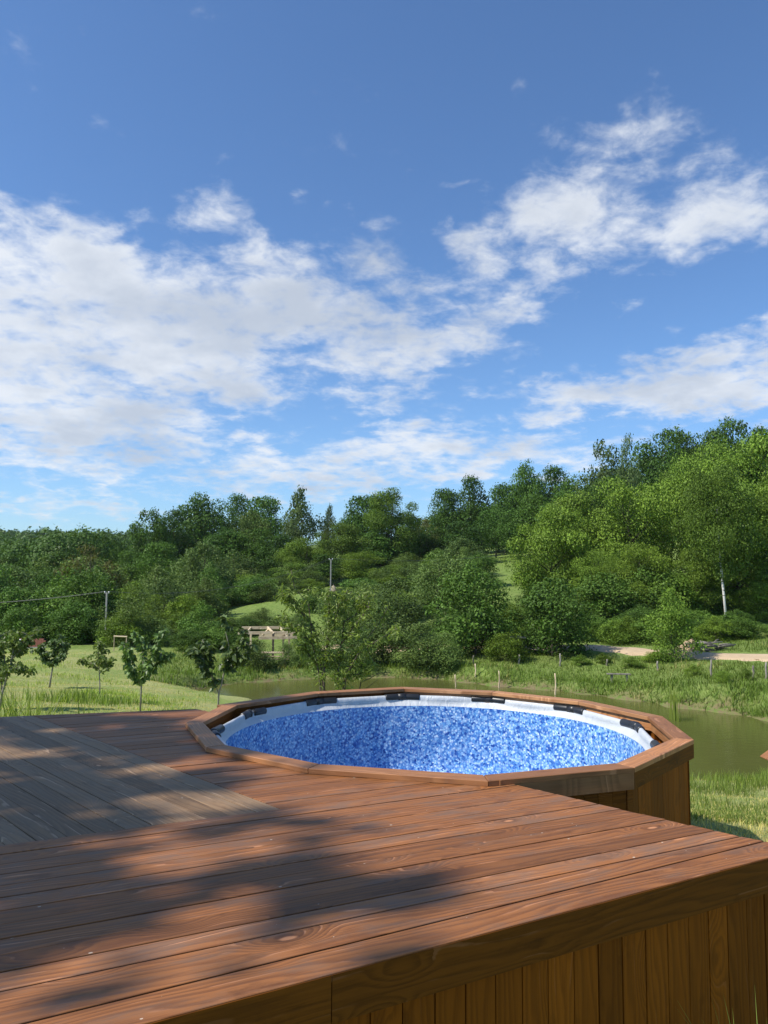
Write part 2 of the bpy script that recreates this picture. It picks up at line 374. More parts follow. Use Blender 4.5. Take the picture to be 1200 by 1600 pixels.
# ------------------------------------------------------------------ terrain
ZW = -4.1
far_shore = [(268,1084),(290,1081),(320,1076),(360,1070),(420,1064.5),(500,1061),(600,1059),(690,1062),(717,1066),(780,1073),(867,1080.5),(920,1086),(980,1094),(1058,1106),(1101,1111),(1157,1118),(1200,1127),(1290,1148),(1400,1170)]
near_shore = [(1400,1200),(1280,1208),(1200,1214),(1130,1226),(1085,1230),(950,1232),(850,1228),(700,1205),(560,1165),(430,1130),(330,1104),(295,1094),(275,1088)]
POND = np.array([onz(x, y, ZW)[:2] for x, y in far_shore + near_shore])
def pond_sd(X, Y):
    """signed distance to the pond outline, negative inside"""
    P = np.stack([X, Y], -1); d2 = np.full(X.shape, 1e9); ins = np.zeros(X.shape, bool); n = len(POND)
    for i in range(n):
        a, b = POND[i], POND[(i + 1) % n]; ab = b - a; ap = P - a
        tt = np.clip((ap @ ab) / (ab @ ab), 0, 1); d2 = np.minimum(d2, ((ap - tt[..., None] * ab) ** 2).sum(-1))
        c = (a[1] > Y) != (b[1] > Y)
        with np.errstate(divide='ignore', invalid='ignore'):
            xi = (b[0] - a[0]) * (Y - a[1]) / (b[1] - a[1] if b[1] != a[1] else 1e-9) + a[0]
        ins ^= c & (X < xi)
    return np.where(ins, -1, 1) * np.sqrt(d2)
CP = [(-8,-4,-1.0),(0,-4,-1.0),(8,-4,-1.0),(-9,4,-1.05),(0,1,-1.05),(0,6,-1.05),(5,1,-1.05),(-5,8,-1.12),(0,10,-1.25),(3.4,5.5,-1.08),(3.6,8,-1.15),(-4,12,-1.35),(3,12,-1.9),
      (5.4,12,-2.17),(8,17,-3.3),(9.5,20,-3.85),(14,19,-3.7),(2,17,-2.7),(0,22,-3.6),(-3,18,-1.95),(-4,26,-3.0),(20,8,-1.5),(30,15,-2.5),(-25,5,-1.0),(-40,30,-2.2)]
for x, y, Y in [(219,1112,18),(155,1092,22.7),(78,1072,27.8),(0,1115,17),(100,1030,40),(200,1025,44),(20,1022,45),(250,1060,36.5),(300,1050,41),
                (967,1065,39),(1130,1072,34),(1200,1082,32),(740,1048,41.5),(600,1050,45),(430,1052,44.5),(870,1060,40),(1300,1090,30),
                (930,1013,47),(1200,1028,41),(1060,1022,44),(820,1011,49),(700,1012,50),(500,1018,52),(290,1018,50),(1400,1045,36),
                (1000,1000,51),(1100,988,54),(1200,985,52),(1150,905,85),(1150,812,130),(1000,850,120),(900,868,110),(780,893,95),(700,872,120),(600,885,135),
                (520,920,90),(400,962,64),(330,980,60),(460,950,68),(400,944,73),(470,930,76),(300,905,110),(230,910,120),(380,885,140),(650,930,75),(800,950,68),(900,960,62),
                (150,985,75),(50,985,78),(-200,980,80),(0,955,110),(60,948,180),(0,890,260),(110,918,290),(-250,876,260),
                (150,862,620),(0,868,540),(300,864,640),(-300,850,560),(1250,800,180),(700,862,200),(450,880,230),(1600,760,150),(600,850,600),(1300,760,500),(-900,800,300),(2200,820,100)]:
    CP.append(tuple(at_y(x, y, Y)))
CP += [(-60,-60,-1),(60,-60,-1),(0,-200,0),(-500,0,10),(500,0,20),(0,1500,55),(-900,1500,60),(900,1500,60),(900,600,40),(-900,600,40)]
CP = np.array(CP); KX = CP[:, :2]
def phi(d2): return -np.sqrt(d2 + 9.)
A_ = phi(((KX[:, None] - KX[None]) ** 2).sum(-1)); N_ = len(KX)
Q_ = np.c_[np.ones(N_), KX / 100]
W_ = np.linalg.solve(np.block([[A_ + np.eye(N_) * -.02, Q_], [Q_.T, np.zeros((3, 3))]]), np.r_[CP[:, 2], 0, 0, 0])
def terrain(X, Y, detail=True):
    X, Y = np.atleast_1d(np.asarray(X, float)), np.atleast_1d(np.asarray(Y, float)); z = np.zeros(X.shape)
    for i in range(N_): z += W_[i] * phi((X - KX[i, 0]) ** 2 + (Y - KX[i, 1]) ** 2)
    z += W_[N_] + W_[N_ + 1] * X / 100 + W_[N_ + 2] * Y / 100
    r = np.hypot(X, Y)
    if detail:
        z += .05 * np.sin(X * 1.3 + np.sin(Y * .9) * 2) * np.sin(Y * 1.1 + np.sin(X * .7)) * np.clip((r - 9) / 12, 0, 1)
        z += np.clip((r - 60) / 200, 0, 1) * 1.5 * np.sin(X * .045 + 1) * np.sin(Y * .037)
    near = (np.abs(X) < 60) & (Y > 10) & (Y < 60)
    if near.any():
        Xn, Yn = X[near], Y[near]
        d = pond_sd(Xn, Yn) + .35 * np.sin(Xn * 1.9 + Yn) * np.sin(Yn * 2.3 - Xn * .6)
        zb = np.maximum(z[near], ZW + .45)
        s = np.clip((d + .1) / 1.5, 0, 1); s = s * s * (3 - 2 * s)
        z[near] = np.where(d < -.1, ZW - .02 - .5 * np.clip((-d - .1) / 1.5, 0, 1), ZW - .02 + (zb - ZW + .02) * np.maximum(s, .0))
        far = d > 1.4; zz = z[near]; zz[far] = zb[far]; z[near] = zz
    return z
def tz(x, y): return float(terrain([x], [y])[0])
tx = 9 * np.sinh(np.linspace(-5.05, 5.05, 330)); ty = 27 + 16 * np.sinh(np.linspace(-3.3, 5.15, 400))
GX, GY = np.meshgrid(tx, ty); GZ = terrain(GX.ravel(), GY.ravel())
nx, ny = len(tx), len(ty); idx = np.arange(nx * ny).reshape(ny, nx)
Fg = np.stack([idx[:-1, :-1], idx[:-1, 1:], idx[1:, 1:], idx[1:, :-1]], -1).reshape(-1, 4)
gm = np_mesh('ground', np.c_[GX.ravel(), GY.ravel(), GZ], Fg, M['ground'], smooth=True)
bk = np.zeros(nx * ny); inn = (np.abs(GX.ravel()) < 60) & (GY.ravel() > 10) & (GY.ravel() < 60)
dd = pond_sd(GX.ravel()[inn], GY.ravel()[inn]); bk[inn] = np.clip(1 - (dd - .25) / .6, 0, 1)
at = gm.attributes.new('bank', 'FLOAT', 'POINT'); at.data.foreach_set('value', bk.astype(np.float32))
gx_, gy_ = GX.ravel(), GY.ravel()                       # the mown lawn ends at the pond and the hedge; beyond it the grass is lush
lush = np.maximum(np.clip((gy_ - 47) / 4, 0, 1), np.clip((gy_ - np.interp(gx_, [-14, -9, 0, 10, 16, 30], [40, 37, 42, 35, 28, 22])) / 1.5, 0, 1) * (gx_ > -13))
at = gm.attributes.new('lush', 'FLOAT', 'POINT'); at.data.foreach_set('value', lush.astype(np.float32))
tag(link('ground', gm), kind='structure')
b = MB(); lo_, hi_ = POND.min(0) - 2, POND.max(0) + 2
b.v = [(lo_[0], lo_[1], ZW), (hi_[0], lo_[1], ZW), (hi_[0], hi_[1], ZW), (lo_[0], hi_[1], ZW)]; b.f = [(0, 1, 2, 3)]
tag(b.build('pond_water', M['water']), kind='structure')
# dirt road: a ribbon laid on the ground
rc = [at_y(1500,1050,34)[:2], at_y(1330,1036,38)[:2], at_y(1200,1027,41)[:2], at_y(1060,1020,44)[:2], at_y(930,1013,47)[:2], at_y(820,1010,49)[:2], at_y(700,1010,50.5)[:2], at_y(500,1012,53)[:2]]
rc = np.array(rc); tt = np.linspace(0, len(rc) - 1, 90)
rp = np.stack([np.interp(tt, range(len(rc)), rc[:, k]) for k in (0, 1)], 1)
for _ in range(6): rp[1:-1] = (rp[:-2] + rp[1:-1] * 2 + rp[2:]) / 4
tn = np.gradient(rp, axis=0); tn /= np.linalg.norm(tn, axis=1)[:, None]; nr = np.stack([-tn[:, 1], tn[:, 0]], 1)
rows = []; rg = np.random.default_rng(3)
for k, o in enumerate(np.linspace(-.95, .95, 9)):
    oo = o + (rg.normal(0, .12, len(rp)) if k in (0, 8) else 0)
    q = rp + nr * np.array(oo).reshape(-1, 1); rows.append(np.c_[q, terrain(q[:, 0], q[:, 1]) + .09 - (.09 if k in (0, 8) else 0)])
RV = np.concatenate(rows); n_ = len(rp); ridx = np.arange(9 * n_).reshape(9, n_)
RF = np.stack([ridx[:-1, :-1], ridx[:-1, 1:], ridx[1:, 1:], ridx[1:, :-1]], -1).reshape(-1, 4)
tag(link('dirt_road', np_mesh('dirt_road', RV, RF, M['road'], smooth=True)), kind='structure')

# ------------------------------------------------------------------ wooden deck
AZ = R_(64); U = np.array([math.sin(AZ), math.cos(AZ)]); NN = np.array([-math.cos(AZ), math.sin(AZ)]); RZ = math.atan2(U[1], U[0])
def st(p): p = np.asarray(p)[:2]; return np.array([p @ U, p @ NN])
def front_t(s): return 2.5915 + .0508 * (s - .592)
def l2_t(s): return 2.771 + .0475 * (s - .631)
RA, RB = st(onz(807, 1226, 0)), st(onz(1186, 1316, 0))
def right_s(t): return RA[0] + (t - RA[1]) * (RB[0] - RA[0]) / (RB[1] - RA[1])
PA, PB = st(onz(54, 1119, 0)), st(onz(433, 1262, 0))
def plat_s(t): return PA[0] + (t - PA[1]) * (PB[0] - PA[0]) / (PB[1] - PA[1])
BA, BB = st(onz(54, 1118, 0)), st(onz(318, 1107.5, 0))
def back_t(s): return BA[1] + (s - BA[0]) * (BB[1] - BA[1]) / (BB[0] - BA[0])
LEFT = -3.2
# pool surround outline (outer corners of the rim boards)
VPX = [(991.5,1199),(1085.7,1155),(1054,1119),(924,1098),(777,1080.5),(632,1073),(489,1081),(338,1101),(289,1129),(322,1167),(479,1199.5),(763,1220)]
RIM_T = .04
VR = np.array([onz(x, y, RIM_T)[:2] for x, y in VPX]); PC = np.array([.475, 7.53])
reg = np.array([PC + 2.27 * np.array([math.cos(R_(-53.3 + 30 * k)), math.sin(R_(-53.3 + 30 * k))]) for k in range(12)])
wt = np.array([1, .9, .35, .35, .6, .7, .7, .5, .9, .9, .9, 1])[:, None]
VR = VR * wt + reg * (1 - wt)
def inset(V, d):
    n = len(V); out = []
    for i in range(n):
        a, b_, c = V[i - 1], V[i], V[(i + 1) % n]
        e1 = (b_ - a) / np.linalg.norm(b_ - a); e2 = (c - b_) / np.linalg.norm(c - b_)
        n1, n2 = np.array([-e1[1], e1[0]]), np.array([-e2[1], e2[0]])
        bs = n1 + n2; out.append(b_ + bs * d / (bs @ n1))
    return np.array(out)
V_IN = inset(VR, .155); V_CUT = inset(VR, .09)
def pool_s(t):
    """where a board line at offset t runs into the pool surround (smallest s), else None"""
    S = np.array([st(p) for p in V_CUT]); hits = []
    for i in range(12):
        a, b_ = S[i], S[(i + 1) % 12]
        if (a[1] - t) * (b_[1] - t) < 0: hits.append(a[0] + (t - a[1]) / (b_[1] - a[1]) * (b_[0] - a[0]))
    return min(hits) if hits else None

deck = tag(empty('wooden_deck', (0, 0, -1.05)), 'brown stained timber deck with boarded skirting, built around the pool', 'deck')
def board(name, outline, mat, parent, rz, z0, z1, ch=.002, zoff=0.):
    """outline in the board frame (s along, t across); the object sits at its own start so the grain follows the board"""
    O = np.array(outline, float); o0 = O.min(0); L = O - o0
    me = MB().poly_prism(L, z0, z1, ch).mesh(name, mat)
    o = link(name, me, parent); c, s = math.cos(rz), math.sin(rz)
    o.location = (c * o0[0] - s * o0[1] - parent.location.x, s * o0[0] + c * o0[1] - parent.location.y, zoff - parent.location.z); o.rotation_euler = (0, 0, rz)
    return o
rb = random.Random(11)
G = .0035
t0 = 2.94
rows_t = []
k = 0
while t0 + .1455 * k < 8.75: rows_t.append(t0 + .1455 * k); k += 1
def fan(t, s): return t + .028 * max(0., 1 - (t - 2.94) / .9) * max(0., s - .8)
def add_row(ta, tb, mat):
    """ta, tb: functions of s giving the near and far edge of a row"""
    near, far = [], []
    tm = .5 * (ta(1) + tb(1))
    sl_, sr_ = [], []
    for q in (0., .5, 1.):
        tl = ta(1) * (1 - q) + tb(1) * q
        s0 = LEFT + (0 if tm < 4.55 else 0)
        if tm > 4.55: s0 = plat_s(tl) + .004
        s1 = right_s(tl); ps = pool_s(tl)
        if ps is not None: s1 = min(s1, ps)
        sl_.append(s0); sr_.append(s1)
    lo = [(s, ta(s)) for s in (sl_[0], sr_[0])]; hi = [(s, tb(s)) for s in (sl_[2], sr_[2])]
    mid = [(s, .5 * (ta(s) + tb(s))) for s in (sl_[1], sr_[1])]
    out = [lo[0], lo[1], mid[1], hi[1], hi[0], mid[0]]
    clipped = []
    for s, t_ in out:                                   # back edge of the deck
        clipped.append((s, min(t_, back_t(s))))
    if min(np.ptp([c[1] for c in clipped]), sr_[1] - sl_[1]) < .03: return
    if tm < 2.95: return board('deck_board', clipped, mat, deck, RZ, -.03, rb.uniform(-.0015, .0015))
    # rows are made of one or two boards, butted end to end
    jag = rb.uniform(-.012, .006)
    clipped[1] = (clipped[1][0] + jag, clipped[1][1])
    board('deck_board', clipped, mat, deck, RZ, -.03, rb.uniform(-.002, .002))
add_row(lambda s: front_t(s), lambda s: l2_t(s) - .008, M['deck'])
add_row(lambda s: l2_t(s) + G, lambda s: fan(t0, s) - G, M['deck'])
for i in range(len(rows_t) - 1):
    a, c = rows_t[i], rows_t[i + 1]; g1, g2 = rb.choice((.002, .003, .004, .006)), rb.choice((.0015, .002, .003, .004))
    add_row(lambda s, a=a, g1=g1: fan(a, s) + g1, lambda s, c=c, g2=g2: fan(c, s) - g2, M['deck'])
# unseen solid slabs added under the deck to keep daylight out of the gaps
b = MB(); b.box(LEFT + .05, 3.05, 2.85, 4.25, -.17, -.034); o = b.build('daylight_block_slab', M['fascia'], deck); o.rotation_euler = (0, 0, RZ); o.location = (0, 0, 1.05)
b = MB(); b.box(LEFT + .05, 1.0, 4.26, 7.9, -.17, -.034); o = b.build('daylight_block_slab', M['fascia'], deck); o.rotation_euler = (0, 0, RZ); o.location = (0, 0, 1.05)
b = MB()
# platform boards: laid the other way, grey and weathered
dv = (onz(433, 1262, 0) - onz(54, 1119, 0))[:2]; dv /= np.linalg.norm(dv); nv = np.array([-dv[1], dv[0]]); RZV = math.atan2(dv[1], dv[0])
def uv(p): p = np.asarray(p)[:2]; return np.array([p @ dv, p @ nv])
def from_st(s, t): return U * s + NN * t
near_t = rows_t[[i for i, q in enumerate(rows_t) if q < 4.58][-1]] - .003
e0 = uv(onz(433, 1262, 0))[1]
def seg_uv(tline, n_off):
    """a (along dv) where the line across at offset n_off meets the deck line t = tline(s)"""
    lo, hi = -20., 20.
    f = lambda a: (lambda q: q[1] - tline(q[0]))(st(dv * a + nv * n_off))
    for _ in range(60):
        mid = (lo + hi) / 2
        if f(lo) * f(mid) <= 0: hi = mid
        else: lo = mid
    return (lo + hi) / 2
wv = .142
for k in range(30):
    n0, n1 = e0 - wv * k, e0 - wv * (k + 1)
    a = [(seg_uv(back_t, q), seg_uv(lambda s: near_t, q), q) for q in (n1 + rb.uniform(.001, .004), n0 - rb.uniform(.001, .004))]
    if (st(dv * a[0][0] + nv * n1))[0] < LEFT + .4 and k > 24: break
    out = [(a[0][0], a[0][2]), (a[0][1], a[0][2]), (a[1][1], a[1][2]), (a[1][0], a[1][2])]
    board('platform_board', out, M['grey'], deck, RZV, -.03, .001 + rb.uniform(-.002, .002))
# fascia and skirting along the front and the right side
def frame_obj(o, origin, direction):
    o.location = (origin[0] - deck.location.x, origin[1] - deck.location.y, -deck.location.z); o.rotation_euler = (0, 0, math.atan2(direction[1], direction[0]))
sR = right_s(front_t(right_s(2.75)))
pL, pR = from_st(LEFT, front_t(LEFT)), from_st(sR, front_t(sR))
fd = (pR - pL) / np.linalg.norm(pR - pL); fl = np.linalg.norm(pR - pL)
joint = fl * .62
for a, b_ in ((0, joint - .002), (joint + .002, fl - .001)):
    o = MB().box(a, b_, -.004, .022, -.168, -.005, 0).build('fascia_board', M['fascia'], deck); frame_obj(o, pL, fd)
x0 = 0.; 
while x0 < fl - .05:
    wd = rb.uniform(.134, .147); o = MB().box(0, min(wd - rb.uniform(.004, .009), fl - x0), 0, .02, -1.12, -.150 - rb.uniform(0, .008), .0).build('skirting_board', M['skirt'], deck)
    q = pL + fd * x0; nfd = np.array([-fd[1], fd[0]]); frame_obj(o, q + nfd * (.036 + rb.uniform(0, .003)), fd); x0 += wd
pQ = from_st(RA[0], RA[1]); sd_ = (pQ - pR) / np.linalg.norm(pQ - pR); sl_ = np.linalg.norm(pQ - pR) - .05
o = MB().box(.002, sl_, .03, .056, -.168, -.0315, 0).build('fascia_board', M['fascia'], deck); frame_obj(o, pR, sd_)
x0 = .02; nsd = np.array([-sd_[1], sd_[0]])
while x0 < sl_ - .05:
    wd = rb.uniform(.134, .147); o = MB().box(0, wd - .004, 0, .02, -1.15, -.155, 0).build('skirting_board', M['skirt'], deck)
    frame_obj(o, pR + sd_ * x0 + nsd * .06, sd_); x0 += wd
for s, t_ in ((LEFT + .3, 3.0), (1.2, 3.0), (2.9, 3.0), (LEFT + .3, 7.4), (-.3, 7.4), (.4, 5.2)):
    o = MB().box(-.05, .05, -.05, .05, -.25, .882).build('deck_post', M['skirt'], deck); q = from_st(s, t_); o.location = (q[0], q[1], 0); o.rotation_euler = (0, 0, RZ)

# ------------------------------------------------------------------ pool surround and pool
sur = tag(empty('pool_surround', (PC[0], PC[1], -1.2)), 'twelve-sided brown timber casing with a plank rim around the pool', 'pool surround')
def surround_part(name, me, z=0.):
    o = link(name, me, sur); return o
def edge_part(name, i, builder, mat, extra=0.):
    """a piece lying along side i of the outline, drawn in that side's own frame: x along, y inwards, z up from the deck"""
    a, b_ = VR[i], VR[(i + 1) % 12]; e = b_ - a; L = np.linalg.norm(e); rz = math.atan2(e[1], e[0])
    o = link(name, builder(L).mesh(name, mat), sur)
    o.location = (a[0] - PC[0], a[1] - PC[1], 1.2); o.rotation_euler = (0, 0, rz); return o
def local(i, p):
    a, b_ = VR[i], VR[(i + 1) % 12]; e = (b_ - a) / np.linalg.norm(b_ - a); q = np.asarray(p) - a
    return (float(q @ e), float(q @ np.array([-e[1], e[0]])))
for i in range(12):
    j = (i + 1) % 12
    A, B, C_, D = local(i, VR[i]), local(i, VR[j]), local(i, V_IN[j]), local(i, V_IN[i])
    g = .0025
    pts = [(A[0] + g, A[1]), (B[0] - g, B[1]), (C_[0] - g, C_[1]), (D[0] + g, D[1])]
    if i == 6: pts[1] = (B[0] + .10, 0.); pts[2] = (C_[0] + .10, C_[1])       # runs past its neighbour, end grain showing
    if i == 7: pts[0] = (A[0] + .0, A[1])
    dz_ = .0 if i != 6 else .004
    zt = RIM_T + rb.uniform(-.002, .002)
    bb = lambda L, pts=pts, zt=zt: MB().poly_prism(pts, .003, zt, .004)
    edge_part('rim_board', i, bb, M['rawrim'] if i in (2, 3, 4) else M['rim'])
    # second, inner plank edge under the rim: the bearer that shows along the far side
    ins0, ins1 = local(i, inset(VR, .12)[i]), local(i, inset(VR, .12)[j])
    edge_part('bearer', i, lambda L, a=ins0[0], c=ins1[0]: MB().box(a, c, .10, .125, -.10, .001), M['rawrim'] if i in (2, 3, 4, 1) else M['fascia'])
for i in (11, 0, 1, 2, 3, 4, 5, 6):
    L = np.linalg.norm(VR[(i + 1) % 12] - VR[i])
    s0 = .10 if i == 11 else 0.
    edge_part('fascia_board', i, lambda L, s0=s0: MB().box(s0 + .002, L - .003, .002, .027, -.115, .0015), M['fascia'] if i != 11 else M['rim'])
    xx = .03
    while xx < L - .05:
        wd = rb.uniform(.118, .132); wd = min(wd, L - .02 - xx)
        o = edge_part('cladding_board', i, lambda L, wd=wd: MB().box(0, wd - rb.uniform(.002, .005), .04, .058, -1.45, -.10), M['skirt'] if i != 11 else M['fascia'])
        e = (VR[(i + 1) % 12] - VR[i]) / L; o.location.x += e[0] * xx; o.location.y += e[1] * xx
        xx += wd
for i in (0, 1, 2, 3, 4, 5, 6):
    p_ = inset(VR, .075)[i] - PC; o = MB().box(-.035, .035, -.035, .035, -.3, 1.19).build('corner_post', M['fascia'], sur); o.location = (p_[0], p_[1], 0); o.rotation_euler = (0, 0, R_(-53 + 30 * i))
pa = local(11, VR[11])
edge_part('end_block', 11, lambda L: MB().box(.085, .10, -.006, .03, .003, .037), M['rawrim'])

pool = tag(empty('frame_pool', (PC[0], PC[1], -1.12)), 'round above-ground pool with blue pebble-print liner and white top band', 'pool')
RP = 1.99; ZP = 1.12
Vp = inset(reg, .200) - PC                                # rail corners
def ring_at(frac, z, rad=None):
    pts = []
    for i in range(12):
        a, b_ = Vp[i], Vp[(i + 1) % 12]
        for q in np.arange(0, 1, .125):
            p_ = a * (1 - q) + b_ * q; r = np.linalg.norm(p_); rr = (RP + .0) if rad is None else rad
            p_ = p_ * (1 - frac) + p_ / r * rr * frac; pts.append((p_[0], p_[1], z))
    return pts
def loft(rings):
    V = np.array([p for r in rings for p in r]); n = len(rings[0]); ii = np.arange(len(rings) * n).reshape(len(rings), n); jj = np.roll(ii, -1, 1)
    return V, np.stack([ii[:-1], jj[:-1], jj[1:], ii[1:]], -1).reshape(-1, 4)
RZT = ZP - .055                                          # rail centre height in the pool's frame
sl_rings = []
sl_rings = [[(p[0] * (1 + q / 2), p[1] * (1 + q / 2), RZT + z) for p in ring_at(0, 0)] for q, z in ((.022, -.015), (.026, .0), (.016, .020), (0, .026), (-.016, .020), (-.026, 0), (-.028, -.03))]
sl_rings += [ring_at(.5, RZT - .055, 1.955), ring_at(.9, RZT - .08, 1.95), ring_at(1, RZT - .092, 1.95)]
V_, F_ = loft(sl_rings); link('liner_sleeve', np_mesh('liner_sleeve', V_, F_, M['sleeve'], smooth=True), pool)
V_, F_ = loft([ring_at(1, RZT - .0915, 1.9495), ring_at(1, RZT - .15, 1.953), ring_at(1, .35, 1.965), ring_at(1, .02, 1.965), ring_at(1, .012, 1.0), ring_at(1, .01, .02)])
link('liner', np_mesh('liner', V_, F_, M['liner'], smooth=True), pool)
for i in range(12):
    a, b_, c = Vp[i - 1], Vp[i], Vp[(i + 1) % 12]
    d1 = (a - b_) / np.linalg.norm(a - b_); d2 = (c - b_) / np.linalg.norm(c - b_); inn = -b_ / np.linalg.norm(b_)
    P3 = lambda q, dz=0: (q[0], q[1], RZT + dz)
    o = MB().tube([P3(b_ + d1 * .22), P3(b_ + d1 * .21), P3(b_ + d1 * .05), P3(b_ + inn * .006), P3(b_ + d2 * .05), P3(b_ + d2 * .21), P3(b_ + d2 * .22)], [.036, .041, .041, .041, .041, .041, .036], 14).build('rail_connector', M['black'], pool, True)
    MB().tube([P3(b_ + d1 * .055), P3(b_ + inn * .004), P3(b_ + d2 * .055)], [.0445, .0445, .0445], 14).build('collar', M['black'], o, True)
    MB().tube([P3(b_, -.02), P3(b_ + (b_ / np.linalg.norm(b_)) * .01, -.16)], [.036, .034], 12).build('stub', M['black'], o, True)
    MB().tube([P3(b_ + (b_ / np.linalg.norm(b_)) * .012, -.15), (b_[0] * 1.03, b_[1] * 1.03, -.1)], [.03, .03], 10).build('leg', M['white'], pool, True)
#==VEGETATION==
# ------------------------------------------------------------------ vegetation
def cards(P, Nrm, size, g, aspect=1.0, spin=True):
    """leaf-shaped quads at P facing Nrm"""
    n = len(P); Nrm = Nrm / (np.linalg.norm(Nrm, axis=1)[:, None] + 1e-9)
    a = np.cross(Nrm, g.normal(size=(n, 3))); a /= np.linalg.norm(a, axis=1)[:, None] + 1e-9
    c = np.cross(Nrm, a); s = size[:, None]
    V = np.stack([P - a * s, P + c * s * .62 * aspect + a * s * .1, P + a * s, P - c * s * .62 * aspect + a * s * .1], 1).reshape(-1, 3)
    return V, np.arange(n * 4).reshape(n, 4)
def unit(g, n):
    v = g.normal(size=(n, 3)); return v / np.linalg.norm(v, axis=1)[:, None]
def crown(seed, prof, ncl, ncard, size, rc=(.10, .19), flat=.8, inner=.5, airy=.55):
    """crown of leaf clumps inside a body of revolution; prof = [(height, radius)...] of a tree one unit high and wide"""
    g = np.random.default_rng(seed); ph, pr = np.array(prof).T
    hs = np.linspace(ph[0], ph[-1], 200); wts = np.interp(hs, ph, pr) + .02; wts /= wts.sum()
    h = g.choice(hs, ncl, p=wts); r = np.interp(h, ph, pr); th = g.uniform(0, 2 * np.pi, ncl)
    lob = 1 + .22 * np.sin(th * 3 + seed) * np.sin(h * 9 + seed * 2) + .12 * np.sin(th * 5 + h * 14 + seed)
    rho = r * lob * np.sqrt(g.uniform(inner ** 2, 1, ncl))
    C = np.stack([rho * np.cos(th), rho * np.sin(th), h], 1); R = g.uniform(*rc, ncl) * (.6 + .8 * r / max(pr))
    C[:, :2] *= np.clip(1 - R / (np.hypot(C[:, 0], C[:, 1]) + 1e-6) * .55, .2, 1)[:, None]
    pk = g.choice(ncl, ncard, p=R ** 2 / (R ** 2).sum()); d = unit(g, ncard); d[:, 2] = np.where(d[:, 2] < -.2, -d[:, 2] * g.choice([1, -1], ncard, p=[.25, .75]), d[:, 2])
    rr = R[pk] * (airy + (1 - airy) * g.random(ncard)) * (1 + .25 * g.normal(size=ncard) * .6)
    P = C[pk] + d * rr[:, None] * np.array([1, 1, flat])
    Nn = d * np.array([1, 1, 1.2]) + g.normal(size=(ncard, 3)) * .75 + np.array([0, 0, .25])
    V, Fq = cards(P, Nn, size * g.uniform(.55, 1.35, ncard) * g.uniform(.7, 1.35, ncl)[pk], g)
    tint = np.clip(.5 + .22 * g.normal(size=ncard) + .25 * (g.random(ncl)[pk] - .5), 0, 1)
    return V, Fq, tint, C
def limbs(seed, C, h0, rt, n, h1=.75, lean=.03):
    """tapered trunk with limbs reaching towards clump centres"""
    g = np.random.default_rng(seed); b = MB()
    tp = [(lean * math.sin(seed + k * 1.7) * k / 6, lean * math.cos(seed * 2 + k * 1.3) * k / 6, -.03 + (h1 + .03) * k / 6) for k in range(7)]
    b.tube(tp, [rt * (1.25 if k == 0 else 1 - .85 * k / 6) for k in range(7)], 7)
    T_ = np.array(tp)
    for c in C[g.permutation(len(C))[:n]]:
        zs = max(h0, c[2] - .12 - .35 * math.hypot(c[0], c[1])); zs = min(zs, h1 * .97)
        s = np.array([np.interp(zs, T_[:, 2], T_[:, 0]), np.interp(zs, T_[:, 2], T_[:, 1]), zs])
        m_ = s * .45 + c * .55 + np.array([0, 0, -.03]) + g.normal(size=3) * .015
        r0 = rt * .42 * (1 - .5 * zs)
        b.tube([s, m_, c], [r0, r0 * .6, r0 * .2], 5)
    return b
PROTO = {}
def proto(kind, leaf, bark, prof, ncl, ncard, size, seeds, h0=.25, rt=.018, nl=14, h1=.75, lean=.03, **kw):
    PROTO[kind] = []
    for sd in seeds:
        V, Fq, tint, C = crown(sd, prof, ncl, ncard, size, **kw)
        PROTO[kind].append((np_mesh('crown', V, Fq, M[leaf], tint), limbs(sd, C, h0, rt, nl, h1, lean).mesh('trunk', M[bark], True)))
ROUND = [(.14, .22), (.28, .42), (.5, .5), (.72, .45), (.88, .3), (1, .08)]
OVAL = [(.10, .25), (.3, .46), (.55, .5), (.8, .36), (1, .06)]
FLATTOP = [(.28, .22), (.45, .42), (.65, .5), (.85, .46), (.97, .28), (1, .1)]
TALL = [(.16, .22), (.3, .4), (.5, .5), (.7, .48), (.86, .36), (.96, .2), (1, .08)]
SLIM = [(.08, .3), (.3, .5), (.6, .44), (.85, .26), (1, .04)]
BUSH = [(.0, .36), (.15, .46), (.4, .5), (.65, .44), (.85, .3), (1, .08)]
proto('oak', 'oak', 'darkbark', ROUND, 40, 11500, .0160, (1, 2, 3, 4), rc=(.07, .19), inner=.6, airy=.62)
proto('locust', 'locust', 'darkbark', TALL, 34, 30000, .0092, (11, 12, 13, 14), h0=.22, rt=.014, nl=44, h1=.85, rc=(.075, .18), flat=.66, inner=.62, airy=.62)
proto('poplar', 'poplar', 'bark', SLIM, 60, 8000, .017, (21, 22), rc=(.08, .15), flat=1.0)
proto('willow', 'willow', 'bark', OVAL, 58, 13000, .0132, (31, 32, 33), h0=.1, rc=(.08, .17), airy=.35, flat=1.)
proto('shrub', 'shrub', 'bark', BUSH, 44, 12500, .0160, (41, 42, 43), h0=.05, rt=.012, rc=(.10, .18), airy=.58, inner=.6)
proto('wshrub', 'willow', 'bark', BUSH, 62, 12000, .0135, (51, 52), h0=.04, rt=.01, rc=(.08, .16), airy=.3, flat=1.25)
proto('yshrub', 'locust', 'bark', BUSH, 54, 11000, .0150, (61, 62), h0=.05, rt=.012, rc=(.09, .18), airy=.4)
proto('sparse', 'sparse', 'bark', OVAL, 60, 3600, .0150, (71,), h0=.12, rt=.014, nl=55, h1=.85, rc=(.07, .15), airy=.15)
vr = random.Random(77)
